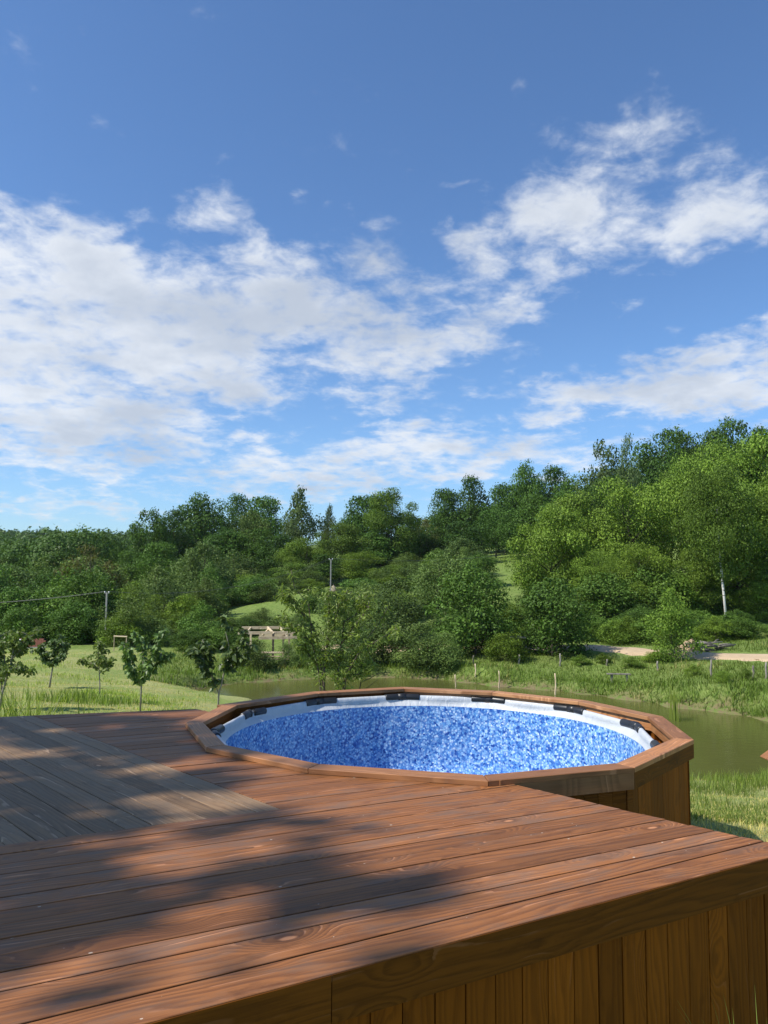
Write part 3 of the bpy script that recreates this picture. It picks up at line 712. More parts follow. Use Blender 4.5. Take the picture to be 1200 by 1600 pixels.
def plant(kind, x, ytop, wpx, Y, label, cat, name, group=None, sink=.06, var=None, zoff=0.):
    """x, ytop, width as measured in the photograph, Y the distance where it stands"""
    p_ = at_y(x, 905, Y); zb = tz(p_[0], Y) - sink; top = at_y(x, ytop, Y)[2]
    h = max(top - zb, .6); wd = wpx / F_PX * Y * 1.08
    cm, tm = PROTO[kind][vr.randrange(len(PROTO[kind])) if var is None else var]
    e = empty(name, (p_[0], Y, zb), vr.uniform(0, 6.28)); e.scale = (wd, wd * vr.uniform(.9, 1.1), h)
    link('trunk', tm, e); link('crown', cm, e)
    return tag(e, label, cat, group)
TR = 'tree'
# ridge skyline
ridge = 'dark broadleaf tree in the skyline row above the bright sloping field'; rg_ = 'skyline trees above the field'
ridge_r = 'dark broadleaf tree on the rising ridge above the locust stand'; rgr = 'skyline trees above the locusts'
for x, yt, wd, Y in [(232,797,66,118),(268,797,60,124),(312,774,96,135),(372,775,80,140),(412,780,70,136),(572,779,84,140),(640,800,60,138),(697,768,62,132),(737,747,74,134),
                     (790,760,80,130),(868,732,84,132),(905,745,70,128),(1085,678,84,138),(1120,672,70,140),(1198,668,84,132),(1260,660,110,130),(545,800,50,142)]:
    plant('oak', x, yt, wd, Y, ridge if x < 660 else ridge_r, TR, 'broadleaf_tree', rg_ if x < 660 else rgr)
plant('oak', 832, 722, 66, 128, 'knobbly dark broadleaf tree rising above its neighbours beside the gap in the ridge', TR, 'broadleaf_tree')
plant('oak', 1042, 673, 100, 136, 'broad flat-domed dark tree behind the slim pale poplar on the high ridge', TR, 'broadleaf_tree')
plant('oak', 1152, 657, 96, 134, 'broad dark dome of a tree at the highest point of the ridge', TR, 'broadleaf_tree')
plant('poplar', 467, 766, 72, 120, 'tall pale green pointed tree standing out on the ridge', TR, 'poplar_tree')
plant('poplar', 514, 792, 34, 126, 'slim small pale tree between two bigger crowns on the ridge', TR, 'poplar_tree')
plant('poplar', 946, 694, 92, 118, 'rounded silvery green tree on the slope of the right ridge', TR, 'poplar_tree')
plant('poplar', 985, 684, 46, 126, 'slim silvery pointed tree between round crowns on the right ridge', TR, 'poplar_tree')
plant('locust', 612, 766, 96, 108, 'tall open-topped locust with a bare straight trunk on the meadow edge', TR, 'locust_tree', var=0)
plant('sparse', 668, 808, 56, 126, 'small brownish tree beside the gap in the ridge trees', TR, 'brownish_tree')
# wood on the middle of the slope
MIDL = {'oak': ('hillside_oak', 'dense dark green tree in the hillside wood below the ridge'), 'willow': ('hillside_willow', 'soft pale green tree in the hillside wood below the ridge'), 'locust': ('hillside_locust', 'yellow-green layered locust on the hillside around the utility pole')}
for k_, x, yt, wd, Y in [('oak',205,862,70,104),('oak',250,850,80,100),('willow',300,862,70,92),('oak',345,826,80,112),('oak',395,826,86,112),('willow',392,800,64,120),('oak',440,838,76,108),
                         ('locust',478,842,84,96),('locust',530,818,90,100),('oak',575,832,80,106),('oak',640,826,80,112),('oak',690,826,70,112),('oak',726,815,90,110),
                         ('oak',775,800,70,118),('willow',724,842,76,92),('oak',810,800,70,112),('oak',420,878,70,92),('willow',225,905,70,84),
                         ('locust',560,862,70,92),('oak',600,836,60,112),('oak',835,778,80,112),('oak',885,770,84,108),('oak',1180,700,90,110),('oak',950,745,84,106),
                         ('willow',195,880,60,110),('willow',365,862,80,90),('locust',455,880,80,86),('oak',510,866,70,94)]:
    nm_, lb_ = MIDL[k_]; plant(k_, x, yt, wd, Y, lb_, TR, nm_, nm_.replace('_', ' ') + 's')
plant('willow', 318, 850, 108, 80, 'rounded pale tree with dark forking limbs above the bright field', TR, 'pale_tree', var=1)
plant('willow', 246, 886, 96, 72, 'loose grey-green willow standing between the two utility poles near the lawn', TR, 'willow_tree')
plant('sparse', 143, 846, 104, 74, 'half-bare brownish tree behind the grey utility pole', TR, 'brownish_tree')
# locusts behind the road
for x, yt, wd, Y, lb in [(862,792,150,64,'feathery yellow-green locust spreading above the dark hut'),(905,772,150,70,'yellow-green locust standing behind the rounded mid-green bush'),
        (985,752,180,66,'wide flat-topped locust behind the road, between the bank bush and the ridge'),(1050,740,130,74,'locust rising behind the single bright bank bush'),
        (1110,700,200,68,'big tall locust towering directly behind the white birch stem'),(1190,690,200,66,'tallest broad locust crown beside the white birch stem'),
        (1000,850,110,58,'lower locust overhanging the dirt road behind the single bright bush'),(1155,760,170,60,'lower locust crown spreading around the top of the birch stem'),
        (1235,740,200,60,'locust at the far end of the stand past the birch'),(935,862,100,60,'small locust at the road edge behind the plank bench'),(1085,862,96,57,'smaller locust crowded in between the bright bush and the birch')]:
    plant('locust', x, yt, wd * .86, Y, lb, TR, 'locust_tree', 'locust stand behind the road')
# bushes by the pond and the road
plant('shrub', 742, 888, 128, 47, 'big rounded dark green bush on the far pond bank', 'bush', 'round_bush', var=0)
plant('shrub', 862, 904, 118, 45.5, 'rounded mid-green bush shading the road beside the dark shelter', 'bush', 'round_bush', var=1)
plant('yshrub', 1046, 922, 84, 42.5, 'single bright bush on the bank between pond and road', 'bush', 'round_bush', var=0)
plant('willow', 684, 862, 100, 64, 'tall grey-green willow behind the big dark bush', TR, 'willow_tree', var=2)
wil = 'grey-green willow bush overhanging the far shore of the pond'; wg = 'willow bushes on the far shore'
for x, yt, wd, Y in [(655,975,110,44.8),(600,950,110,46),(560,985,90,45),(505,1000,90,45),(698,990,70,44),(620,905,130,54),(545,930,110,54)]:
    plant('wshrub', x, yt, wd, Y, wil, 'bush', 'willow_bush', wg)
for q_ in range(3): plant('shrub', (300, 345, 372)[q_], (985, 978, 990)[q_], (60, 66, 50)[q_], 50.5 + q_, 'leafy shrub closing the lawn beside the timber shelter', 'shrub', 'thicket_shrub', 'shrubs by the shelter')
plant('wshrub', 402, 1002, 74, 43.5, 'willow bush at the water beside the timber shelter', 'bush', 'willow_bush')
for q_ in range(2): plant('wshrub', (378, 462)[q_], (998, 1000)[q_], (46, 50)[q_], 44.6, 'small willow bush half hiding the timber shelter', 'bush', 'willow_bush', 'willow bushes by the shelter')
plant('yshrub', 790, 985, 70, 44.5, 'light green bush between the big dark bush and the shelter', 'bush', 'round_bush')
sc_l = 'leafy shrub in the thicket covering the slope'; sg = 'hillside thicket shrubs'
vr2 = random.Random(9)
def thicket(n, xr, yr, Yr, kinds, hp=(26, 46), wp=(46, 80), label=sc_l, group=sg):
    for i in range(n):
        x = vr2.uniform(*xr); q = vr2.random(); Y = Yr[0] + (Yr[1] - Yr[0]) * q
        if 755 < x < 818 and Y > 60: continue
        p_ = at_y(x, 905, Y); zb = tz(p_[0], Y); yb = 905 - (zb - CAM_Z) / Y * F_PX
        plant(vr2.choice(kinds), x, yb - vr2.uniform(*hp), vr2.uniform(*wp), Y, label, 'shrub', 'thicket_shrub', group)
thicket(26, (480, 720), 0, (60, 88), ['shrub', 'wshrub', 'yshrub', 'wshrub'], (22, 44), label='leafy shrub on the scrubby slope around the haystack', group='shrubs around the haystack')
thicket(16, (560, 700), 0, (88, 118), ['shrub', 'yshrub', 'wshrub'], (18, 34), (40, 66), label='low shrub on the upper meadow below the tall open-topped locust', group='shrubs on the upper meadow')
thicket(22, (180, 345), 0, (51, 74), ['wshrub', 'shrub', 'yshrub'], (40, 75), (50, 90), label='tall leafy shrub in the thicket behind the goal frame', group='thicket behind the goal frame')
thicket(16, (-20, 165), 0, (52, 66), ['shrub', 'shrub', 'shrub'], (55, 105), (70, 110), 'dense dark green shrub in the hedge at the end of the lawn', 'hedge at the end of the lawn')
thicket(12, (-30, 150), 0, (76, 110), ['shrub', 'oak', 'willow'], (70, 110), (80, 120), 'leafy tree-high shrub between the lawn hedge and the far forest', 'tall shrubs behind the lawn hedge')
thicket(26, (905, 1260), 0, (49, 54), ['shrub', 'yshrub', 'shrub'], (18, 44), (46, 80), 'low leafy shrub in the hedgerow behind the dirt road', 'hedgerow behind the road')
thicket(14, (900, 1260), 0, (56, 64), ['shrub', 'yshrub', 'shrub'], (50, 90), (70, 120), 'tall shrub filling the shade under the locust stand', 'undergrowth of the locust stand')
thicket(16, (700, 900), 0, (50, 60), ['shrub', 'yshrub', 'wshrub'], (26, 60), (60, 90), label='shrub in the thicket behind the hut and the big dark bush', group='thicket behind the hut')
thicket(12, (335, 475), 0, (57, 60), ['shrub', 'yshrub', 'wshrub'], (14, 30), (40, 70), label='low shrub along the lower edge of the bright sloping field', group='shrubs below the bright field')
thicket(12, (330, 480), 0, (74, 88), ['shrub', 'wshrub', 'yshrub'], (24, 44), (50, 80), label='shrub along the top edge of the bright sloping field', group='shrubs above the bright field')
thicket(14, (640, 860), 0, (66, 90), ['shrub', 'wshrub', 'oak'], (26, 50), (56, 90), label='shrub on the slope beside the small open meadow', group='shrubs beside the small meadow')
# birch stem in the locust stand
b0 = at_y(1138, 985, 54.5); b0[2] = tz(b0[0], 54.5) - .1
e = empty('birch_tree', b0); tag(e, 'leaning white birch stem in front of the locust stand', TR)
tp = [at_y(px, py, 54.5) - b0 for px, py in ((1136, 978), (1131, 930), (1126, 880), (1122, 830), (1120, 790))]; tp[0][2] = 0
MB().tube(tp, [.095, .085, .075, .06, .04], 8).build('trunk', M['birch'], e, True)
o = link('crown', PROTO['locust'][1][0], e); o.location = tuple(tp[-1] - np.array([0, 0, 6.])); o.scale = (6., 6., 9.)
# far forest on the left hills: one mass
gF = np.random.default_rng(101)
VV, FF, TT, nv = [], [], [], 0
def scatter_forest(n, xr, Yr, hh, nc, sz):
    global nv
    for i in range(n):
        Y = gF.uniform(*Yr); x = gF.uniform(*xr); p_ = at_y(x, 905, Y); zb = tz(p_[0], Y)
        h = gF.uniform(*hh); wd = h * gF.uniform(.32, .45)
        d = unit(gF, nc); d[:, 2] = np.abs(d[:, 2]) * 1.0 - .25
        lob = 1 + .3 * np.sin(d[:, 0] * 5 + i) * np.sin(d[:, 1] * 5 + i * 2) + .12 * gF.normal(size=nc)
        P = np.array([p_[0], Y, zb + h * .55]) + d * lob[:, None] * np.array([wd, wd, h * .45])
        V, Fq = cards(P, d + gF.normal(size=(nc, 3)) * .35, sz * h * gF.uniform(.6, 1.4, nc), gF)
        VV.append(V); FF.append(Fq + nv); nv += len(V); TT.append(np.clip(gF.random() * .55 + .22 + .15 * gF.normal(size=nc), 0, 1))
scatter_forest(120, (-120, 170), (105, 190), (7, 10.5), 1500, .021)
scatter_forest(330, (-160, 215), (190, 330), (9, 13), 620, .034)
scatter_forest(560, (-200, 330), (430, 680), (12, 17), 190, .060)
o = link('far_forest', np_mesh('far_forest', np.concatenate(VV), np.concatenate(FF), M['forest'], np.concatenate(TT)))
tag(o, 'dark green forest covering the distant hills beyond the lawn', 'forest', kind='stuff')
# trees behind the right ridge and far right, filling the crest
for i in range(16):
    x = 700 + i * 38 + vr2.uniform(-10, 10)
    plant('oak', x, np.interp(x, [700, 900, 1000, 1100, 1300], [800, 755, 712, 690, 690]) + vr2.uniform(0, 14), vr2.uniform(70, 95), vr2.uniform(140, 152), ridge_r, TR, 'broadleaf_tree', rgr)

# young fruit trees on the lawn
def leaf_cloud(P, D, length, width, g, droop=.5):
    """single leaves hanging from twig points P: two folded halves each"""
    n = len(P); D = D + np.array([0, 0, -droop]); D /= np.linalg.norm(D, axis=1)[:, None] + 1e-9
    sd = np.cross(D, g.normal(size=(n, 3))); sd /= np.linalg.norm(sd, axis=1)[:, None] + 1e-9; nr = np.cross(D, sd)
    L = (length * g.uniform(.6, 1.2, n))[:, None]; W = (width * g.uniform(.7, 1.15, n))[:, None]
    a = P; m1 = P + D * L * .42; tip = P + D * L - np.array([0, 0, 1]) * L * .12
    V = np.stack([a, m1 + sd * W + nr * W * .35, tip, m1 - sd * W + nr * W * .35], 1)
    Vq = np.concatenate([V[:, [0, 1, 2]], V[:, [0, 2, 3]]], 1).reshape(-1, 3)
    return Vq, np.arange(len(Vq)).reshape(-1, 3)
def sapling(name, x, ybase, Y, stems, nleaf, leaf, lw, label, mat, seed, trunk_r=.022, spread=.30, stake=False, zone=(.25, 1.), bark='palebark', jitter=1.):
    """stems: pixel polylines from the foot upwards, as seen in the photograph"""
    g = np.random.default_rng(seed); base = at_y(x, ybase, Y); zb = tz(base[0], Y); base[2] = zb
    e = empty(name, base); b = MB(); tips = []
    for si, sp in enumerate(stems):
        off = 0. if si == 0 else g.uniform(-.3, .3)
        pts = [at_y(px, py, Y + off * k / len(sp)) - base for k, (px, py) in enumerate(sp)]
        if sp[0][1] >= ybase - 1: pts[0][2] = -.05
        n = len(pts); r0 = trunk_r if si == 0 else trunk_r * .62
        b.tube(pts, [r0 * (1 - .75 * k / (n - 1)) for k in range(n)], 7)
        pa = np.array(pts); q = np.linspace(0, n - 1, 30); line = np.stack([np.interp(q, range(n), pa[:, c]) for c in range(3)], 1)
        ln = line[int(30 * zone[0] if si == 0 else 4):int(30 * zone[1])]
        for k in range(max(3, len(ln) // 3)):           # side twigs
            s0 = ln[g.integers(len(ln))]; d = unit(g, 1)[0]; d[2] = abs(d[2]) * .5 + .12; L = spread * g.uniform(.4, 1.1)
            e1 = s0 + d * L; b.tube([s0, s0 + d * L * .5 + np.array([0, 0, .02]), e1], [.007, .005, .003], 5)
            tips.append(np.linspace(s0 + d * L * .25, e1, 6)); 
        tips.append(ln)
    tp_ = np.concatenate(tips); pk = g.integers(len(tp_), size=nleaf)
    P = tp_[pk] + g.normal(size=(nleaf, 3)) * .03 * jitter
    V, Fq = leaf_cloud(P, unit(g, nleaf) * np.array([1, 1, .6]), leaf, lw, g)
    b.build('trunk', M[bark], e, True)
    tn = np.tile(np.clip(g.normal(.5, .25, nleaf), 0, 1)[:, None], (1, 2)).ravel()
    link('crown', np_mesh('crown', V, Fq, M[mat], tn), e)
    return tag(e, label, 'sapling')
sapling('fruit_sapling', 219, 1113, 18, [[(219,1113),(221,1070),(224,1040),(222,1010),(216,992)],[(220,1072),(212,1055),(203,1040),(196,1015)],[(221,1062),(233,1045),(244,1015),(250,990)],[(221,1066),(230,1050),(252,1030),(265,1024)]], 1150, .14, .05,
        'vase-shaped young fruit tree with big dark leaves just behind the deck edge', 'sapling', 1, zone=(.45, 1), spread=.27)
sapling('fruit_sapling', 340, 1102, 17, [[(340,1102),(342,1082),(346,1070),(352,1040),(358,1010),(352,985),(351,962)],[(341,1082),(333,1062),(330,1035),(324,1015),(316,1000)],[(352,1040),(370,1015),(386,988)],[(350,1050),(378,1030),(398,1005)],[(333,1062),(318,1030),(298,1018)]], 820, .16, .056,
        'two-stemmed young fruit tree with drooping dark leaves beside the water', 'sapling', 2, zone=(.5, 1), spread=.22)
sapling('fruit_sapling', 77, 1073, 27, [[(77,1073),(80,1055),(83,1040),(86,1020),(85,1000)],[(82,1042),(70,1025),(62,1008)],[(83,1040),(98,1022),(106,1006)],[(83,1036),(92,1012),(94,992)]], 1300, .14, .048,
        'small round-headed fruit tree with a leaning pale stem', 'sapling', 3, zone=(.5, 1), spread=.42, trunk_r=.035)
sapling('fruit_sapling', 155, 1092, 22.5, [[(155,1092),(156,1070),(155,1050),(154,1030),(153,1012)],[(156,1052),(168,1040),(176,1028)],[(155,1046),(138,1036),(126,1030)],[(155,1040),(160,1020),(152,1000)]], 620, .11, .038,
        'sparse young fruit tree with small light leaves and a thin straight stem', 'pear', 4, zone=(.5, 1), spread=.3)
sapling('fruit_sapling', 0, 1102, 17.5, [[(-1,1102),(4,1080),(10,1060),(16,1040),(22,1010),(25,992)],[(2,1085),(3,1060),(8,1040),(6,1015),(0,990)],[(14,1046),(30,1045),(50,1050)],[(18,1030),(38,1010),(50,990)],[(8,1040),(-8,1020),(-20,1000)],[(22,1012),(40,1000),(62,985)]], 1500, .105, .036,
        'forked fruit tree with light green leaves and pale bare stems at the lawn corner', 'pear', 5, zone=(.4, 1), spread=.36, trunk_r=.03)
# many-stemmed willow-leaved tree between pool and pond
sx = lambda L: [(420 + a / 5.4545, 870 + c / 5.4545) for a, c in L]
sapling('peach_tree', 500, 1085, 14.5, [sx([(470,1190),(470,1050),(470,890),(495,780),(510,600),(515,400),(500,290)]), sx([(460,1190),(440,1080),(415,930),(375,750),(355,560),(340,400),(220,270),(190,110)]),
        sx([(470,1150),(430,820),(400,660),(360,560),(270,440),(150,300)]), sx([(575,1190),(590,1000),(615,760),(640,560),(650,300)]), sx([(590,1190),(640,1060),(690,920),(780,770),(940,570),(1020,420)]),
        sx([(600,1190),(660,1010),(760,830),(900,730),(1080,620)]), sx([(500,760),(560,560),(600,400),(680,280)]), sx([(640,560),(760,480),(830,330)]), sx([(375,750),(260,640),(140,540)]), sx([(355,560),(230,420),(120,330)]), sx([(620,740),(720,600),(860,420)]), sx([(470,900),(540,840),(640,880)]), sx([(660,1010),(800,1000),(900,890)]),
        sx([(415,930),(330,820),(250,760)])],
        5200, .105, .017, 'many-stemmed young tree with narrow bright leaves between pool and pond', 'narrow', 6, zone=(.3, 1), spread=.34, trunk_r=.03, bark='bark', jitter=1.4)
# dead twig in the water beside it
e = empty('dead_branch', at_y(561, 1085, 15)); tag(e, 'bare dark twig sticking up behind the pool rim', 'branch')
MB().tube([at_y(px, py, 15) - np.array(e.location) for px, py in ((558, 1100), (564, 1066), (578, 1060), (592, 1052))], [.014, .011, .008, .004], 5).build('stem', M['darkbark'], e, True)
MB().tube([at_y(px, py, 15) - np.array(e.location) for px, py in ((566, 1080), (580, 1070), (590, 1062))], [.007, .005, .003], 5).build('twig', M['darkbark'], e, True)
# the tree whose shade falls on the deck, out of frame to the left
q = (-14.3, 1.15); e = empty('shade_tree', (q[0], q[1], tz(*q) - .1), 1.1); e.scale = (8.2, 8.2, 17.0)
V, Fq, tint, C = crown(5, [(.62, .2), (.70, .42), (.80, .5), (.9, .42), (1, .12)], 190, 4600, .018, rc=(.025, .06), airy=.05, inner=.05, flat=.45)
link('trunk', limbs(5, C, .55, .03, 40, .9).mesh('trunk', M['bark'], True), e); link('crown', np_mesh('crown', V, Fq, M['oak'], tint), e)
tag(e, 'tall leafy tree whose dappled shade falls on the grey deck boards', TR)

# ------------------------------------------------------------------ grass
gg = np.random.default_rng(55)
def blades(name, pts, hh, wd, mat, label, lean=.35, tall=None):
    n = len(pts); P = np.c_[pts, terrain(pts[:, 0], pts[:, 1]) - .01]
    th = gg.uniform(0, 6.283, n); h = hh * gg.uniform(.5, 1.3, n) * (1 if tall is None else tall); wv_ = wd * gg.uniform(.7, 1.3, n)
    d = np.stack([np.cos(th), np.sin(th), 0 * th], 1); s = np.stack([-np.sin(th), np.cos(th), 0 * th], 1)
    ln = (lean * gg.uniform(.2, 1.6, n) * h)[:, None]; up = np.array([0, 0, 1]); h_ = h[:, None]; w_ = wv_[:, None]
    V = np.stack([P - s * w_, P + s * w_, P + d * ln * .35 + up * h_ * .6 + s * w_ * .7, P + d * ln + up * h_, P + d * ln * .35 + up * h_ * .6 - s * w_ * .7], 1).reshape(-1, 3)
    i = np.arange(n)[:, None] * 5
    Fq = np.concatenate([i + np.array([0, 1, 2]), i + np.array([0, 2, 4]), i + np.array([4, 2, 3])], 1).reshape(-1, 3)
    tint = np.repeat(np.clip(gg.normal(.5, .28, n), 0, 1), 3)
    return tag(link(name, np_mesh(name, V, Fq, M[mat], tint)), label, 'grass', kind='stuff')
def screen_pts(n, xr, yr, Yguess):
    """points on the ground spread evenly over a region of view: distance drawn so that near and far get like cover"""
    X, Y = [], []
    Yd = np.exp(gg.uniform(math.log(Yguess[0]), math.log(Yguess[1]), n)); x = gg.uniform(*xr, n)
    return np.c_[(x - 600) / F_PX * Yd, Yd]
def dry_ok(P, m=.12): return P[pond_sd(P[:, 0], P[:, 1]) > m]
def clump(P, sc_=1.1, th=0.):
    v = np.sin(P[:, 0] * sc_ + 2 * np.sin(P[:, 1] * .7 * sc_)) + np.sin(P[:, 1] * 1.3 * sc_ + 1.7 * np.sin(P[:, 0] * .8 * sc_)) + .8 * gg.normal(size=len(P)); return v > th
P = dry_ok(screen_pts(26000, (1040, 1330), 0, (7.2, 22)))
deckclear = ~((P[:, 1] < 9.5) & (P[:, 0] < 3.2))
P = P[deckclear]; P = P[:14000]
blades('lawn_grass', P, .055, .004, 'dryblade', 'short dry mown grass on the slope right of the pool', .8)
P2 = P[clump(P, 1.3, .2) & (P[:, 1] > 8.6)]; tall = .6 + .9 * np.clip((P2[:, 1] - 10) / 8, 0, 1)
blades('tall_grass', np.repeat(P2, 2, 0) + gg.normal(size=(2 * len(P2), 2)) * .05, .12, .005, 'blade', 'lush green grass on the slope right of the pool', .5, np.repeat(tall, 2))
P = dry_ok(screen_pts(9000, (1060, 1330), 0, (17.5, 23))); P = P[pond_sd(P[:, 0], P[:, 1]) < 2.2]; P = P[clump(P, 1.7, -.5)]
blades('shore_grass', P, .26, .007, 'blade', 'tall green grass along the near shore of the pond', .4)
P = dry_ok(screen_pts(36000, (-40, 345), 0, (14.5, 47)))
blades('lawn_grass', P, .03, .006, 'dryblade', 'short yellowish grass of the lawn with the fruit trees', .8, .6 + P[:, 1] / 40)
P2 = P[clump(P, .8, 1.6) & (P[:, 1] > 18.5)]
blades('tall_grass', np.repeat(P2, 2, 0) + gg.normal(size=(2 * len(P2), 2)) * .08, .09, .008, 'blade', 'greener tufts in the lawn with the fruit trees', .5, np.repeat(.6 + P2[:, 1] / 35, 2))
P = screen_pts(70000, (230, 1330), 0, (28, 49)); sdp = pond_sd(P[:, 0], P[:, 1]); rd = np.min(np.hypot(P[:, None, 0] - rp[None, ::3, 0], P[:, None, 1] - rp[None, ::3, 1]), 1); P = P[(sdp > .15) & (rd > 1.75) & (P[:, 1] > np.interp(P[:, 0], [-14, 0, 10, 16], [36, 43, 37, 29]))]
blades('bank_grass', P, .17, .012, 'bankblade', 'rough green grass on the far bank of the pond', .6, .5 + gg.random(len(P)))
P2 = P[clump(P, .6, 2.1)]
blades('bank_dry_grass', P2, .24, .012, 'dryblade', 'dry yellowish weeds on the bank below the road', .6)
P = screen_pts(90000, (230, 1330), 0, (27, 46)); sdp = pond_sd(P[:, 0], P[:, 1]); P = P[(sdp > .1) & (sdp < 1.5) & (P[:, 1] > np.interp(P[:, 0], [-14, -9.5, -6, 6, 14], [24, 34, 39, 36, 27]))]; P = P[clump(P, 1.2, -.3)]
blades('shore_grass', P, .40, .014, 'bankblade', 'dark rough grass overhanging the far shore of the pond', .7, .4 + gg.random(len(P)))
P = np.c_[gg.uniform(1.5, 9, 16000), gg.uniform(-1, 9.5, 16000)]; nrm_ = P @ NN; P = P[(nrm_ < 2.45) | (P[:, 0] > 3.1)]
P = P[np.hypot(P[:, 0] - PC[0], P[:, 1] - PC[1]) > 2.45]
blades('lawn_grass', P, .05, .003, 'dryblade', 'short mown grass beside the deck corner', .8)
# weeds at the deck corner and by the skirting
def tuft(name, x, y, Y, n, h, wd, spread, label, mat='blade'):
    c = at_y(x, y, Y)[:2]; P = c + gg.normal(size=(n, 2)) * spread
    return blades(name, P, h, wd, mat, label, .45)
tuft('weed_tuft', 1172, 1600, 3.5, 90, .46, .004, .06, 'pale grass tuft growing against the deck skirting')
tuft('weed_tuft', 14, 1115, 10.5, 600, 1.0, .009, .45, 'tall green weeds at the back corner of the deck')
tuft('weed_tuft', 108, 1085, 21.5, 500, .30, .012, .5, 'clump of taller weeds on the lawn between two fruit trees')
tuft('weed_tuft', 178, 1096, 21, 260, .22, .010, .35, 'low dark weeds at the foot of the sparse fruit tree')
P = at_y(1053, 1105, 31)[:2] + gg.normal(size=(34, 2)) * np.array([.07, .2])
def reeds():
    n = len(P); b = MB()
    for q in P:
        h = gg.uniform(.8, 1.55); dx_ = gg.uniform(-.14, .14)
        b.tube([(q[0], q[1], ZW - .2), (q[0] + dx_ * .4, q[1], ZW + h * .6), (q[0] + dx_, q[1], ZW + h)], [.010, .009, .003], 4)
    me = b.mesh('reeds', M['blade']); at = me.attributes.new('tint', 'FLOAT', 'FACE'); at.data.foreach_set('value', np.full(len(me.polygons), .9, np.float32))
    return tag(link('reed_clump', me), 'clump of tall reeds standing in the pond edge', 'reeds', kind='stuff')
reeds()
for x, yt, wd, Y in [(1125,1052,30,35),(985,1040,34,42),(1020,1030,40,42.5),(905,1035,30,43),(1080,1048,26,38),(940,1040,26,43),(1160,1058,24,35)]:
    plant('yshrub', x, yt, wd, Y, 'low yellowish weed bush on the bank below the road', 'weed', 'bank_weed', 'weeds on the road bank')

# ------------------------------------------------------------------ small things around the pond
def post(x, y0, y1, Y, r, label, mat='oldwood', lean=0., group='posts round the pond', square=False):
    a = at_y(x, y1, Y); zb = tz(a[0], Y); e_ = at_y(x, y0, Y); h = e_[2] - zb
    b = MB(); n = 5; pts = [(lean * k / n + .02 * math.sin(k * 2 + x), .01 * math.cos(k * 3 + x), -.25 + (h + .25) * k / n) for k in range(n + 1)]
    b.tube(pts, [r * (1.1 - .25 * k / n) for k in range(n + 1)], 7)
    o = b.build('fence_post', M[mat], None, True); o.location = (a[0], Y, zb); return tag(o, label, 'post', group)
thick = 'weathered grey post of the fence between pond and road'; thin = 'thin pale stake at the edge of the pond'
for x, y0, y1, Y in [(811,1023,1042,43.5),(875,1021,1049,43),(948,1030,1052,42.5),(1027,1033,1054,40.5),(1111,1031,1066,37),(1177,1040,1067,35.5),(1197,1035,1066,35),(739,1024,1034,44)]:
    post(x, y0, y1, Y, .05, thick, 'oldwood', .03, 'fence posts on the road bank')
for x, y0, y1, Y in [(711.6,1054,1077,40),(743,1037,1058,42),(780,1048,1069,39.8),(868,1052,1080,37.6)]:
    post(x, y0, y1, Y, .035, thin, 'pale', 0., 'thin stakes at the water')
# bench
c = at_y(967, 1066, 38.6); e = empty('plank_bench', (c[0], 38.6, tz(c[0], 38.6)), R_(-4)); tag(e, 'small plank bench on two posts beside the pond', 'bench')
MB().box(-.57, .57, -.14, .14, .41, .455, .004).build('seat', M['oldwood'], e)
for sx_ in (-.34, .39): MB().box(sx_ - .045, sx_ + .045, -.08, .08, -.15, .41).build('leg', M['oldwood'], e)
# utility poles and wires
def utility_pole(x, ytop, Y, label, below):
    a = at_y(x, ytop, Y); zb = tz(a[0], Y); h = a[2] - zb + below; zb -= below
    e = empty('utility_pole', (a[0], Y, zb)); tag(e, label, 'utility pole')
    MB().box(-.05, .05, -.05, .05, 0, h * .98, 0).build('mast', M['concrete'], e)
    MB().beam((-.16, 0, h * .97), (.16, 0, h * .97), .05, .05).build('crossarm', M['concrete'], e)
    for s in (-.14, .14): MB().tube([(s, 0, h * .97), (s, 0, h * .97 + .06), (s, 0, h * .97 + .12)], [.02, .04, .03], 8).build('insulator', M['white'], e, True)
    return np.array([a[0], Y, zb + h * .97 + .12])
A1 = utility_pole(167, 924, 53, 'grey concrete utility pole rising from the hedge by the brownish tree', .3)
A2 = utility_pole(517, 872, 66, 'pale utility pole on the slope beside the haystack', .3)
A0 = at_y(-260, 942, 58); A3 = at_y(780, 868, 82)
for a, c_, sag, lb in ((A0, A1, .5, 'overhead wire running left from the pole by the brownish tree'), (A1, A2, 1.1, 'overhead wire sagging between the two utility poles'), (A2, A3, .35, 'overhead wire running uphill from the pole by the haystack')):
    for s in (-.14, .14):
        pts = [a * (1 - q) + c_ * q + np.array([s, 0, -sag * 4 * q * (1 - q)]) for q in np.linspace(0, 1, 24)]
        o = MB().tube(pts, .007, 4).build('overhead_wire', M['wire'])
        tag(o, lb, 'wire', 'pair: ' + lb)
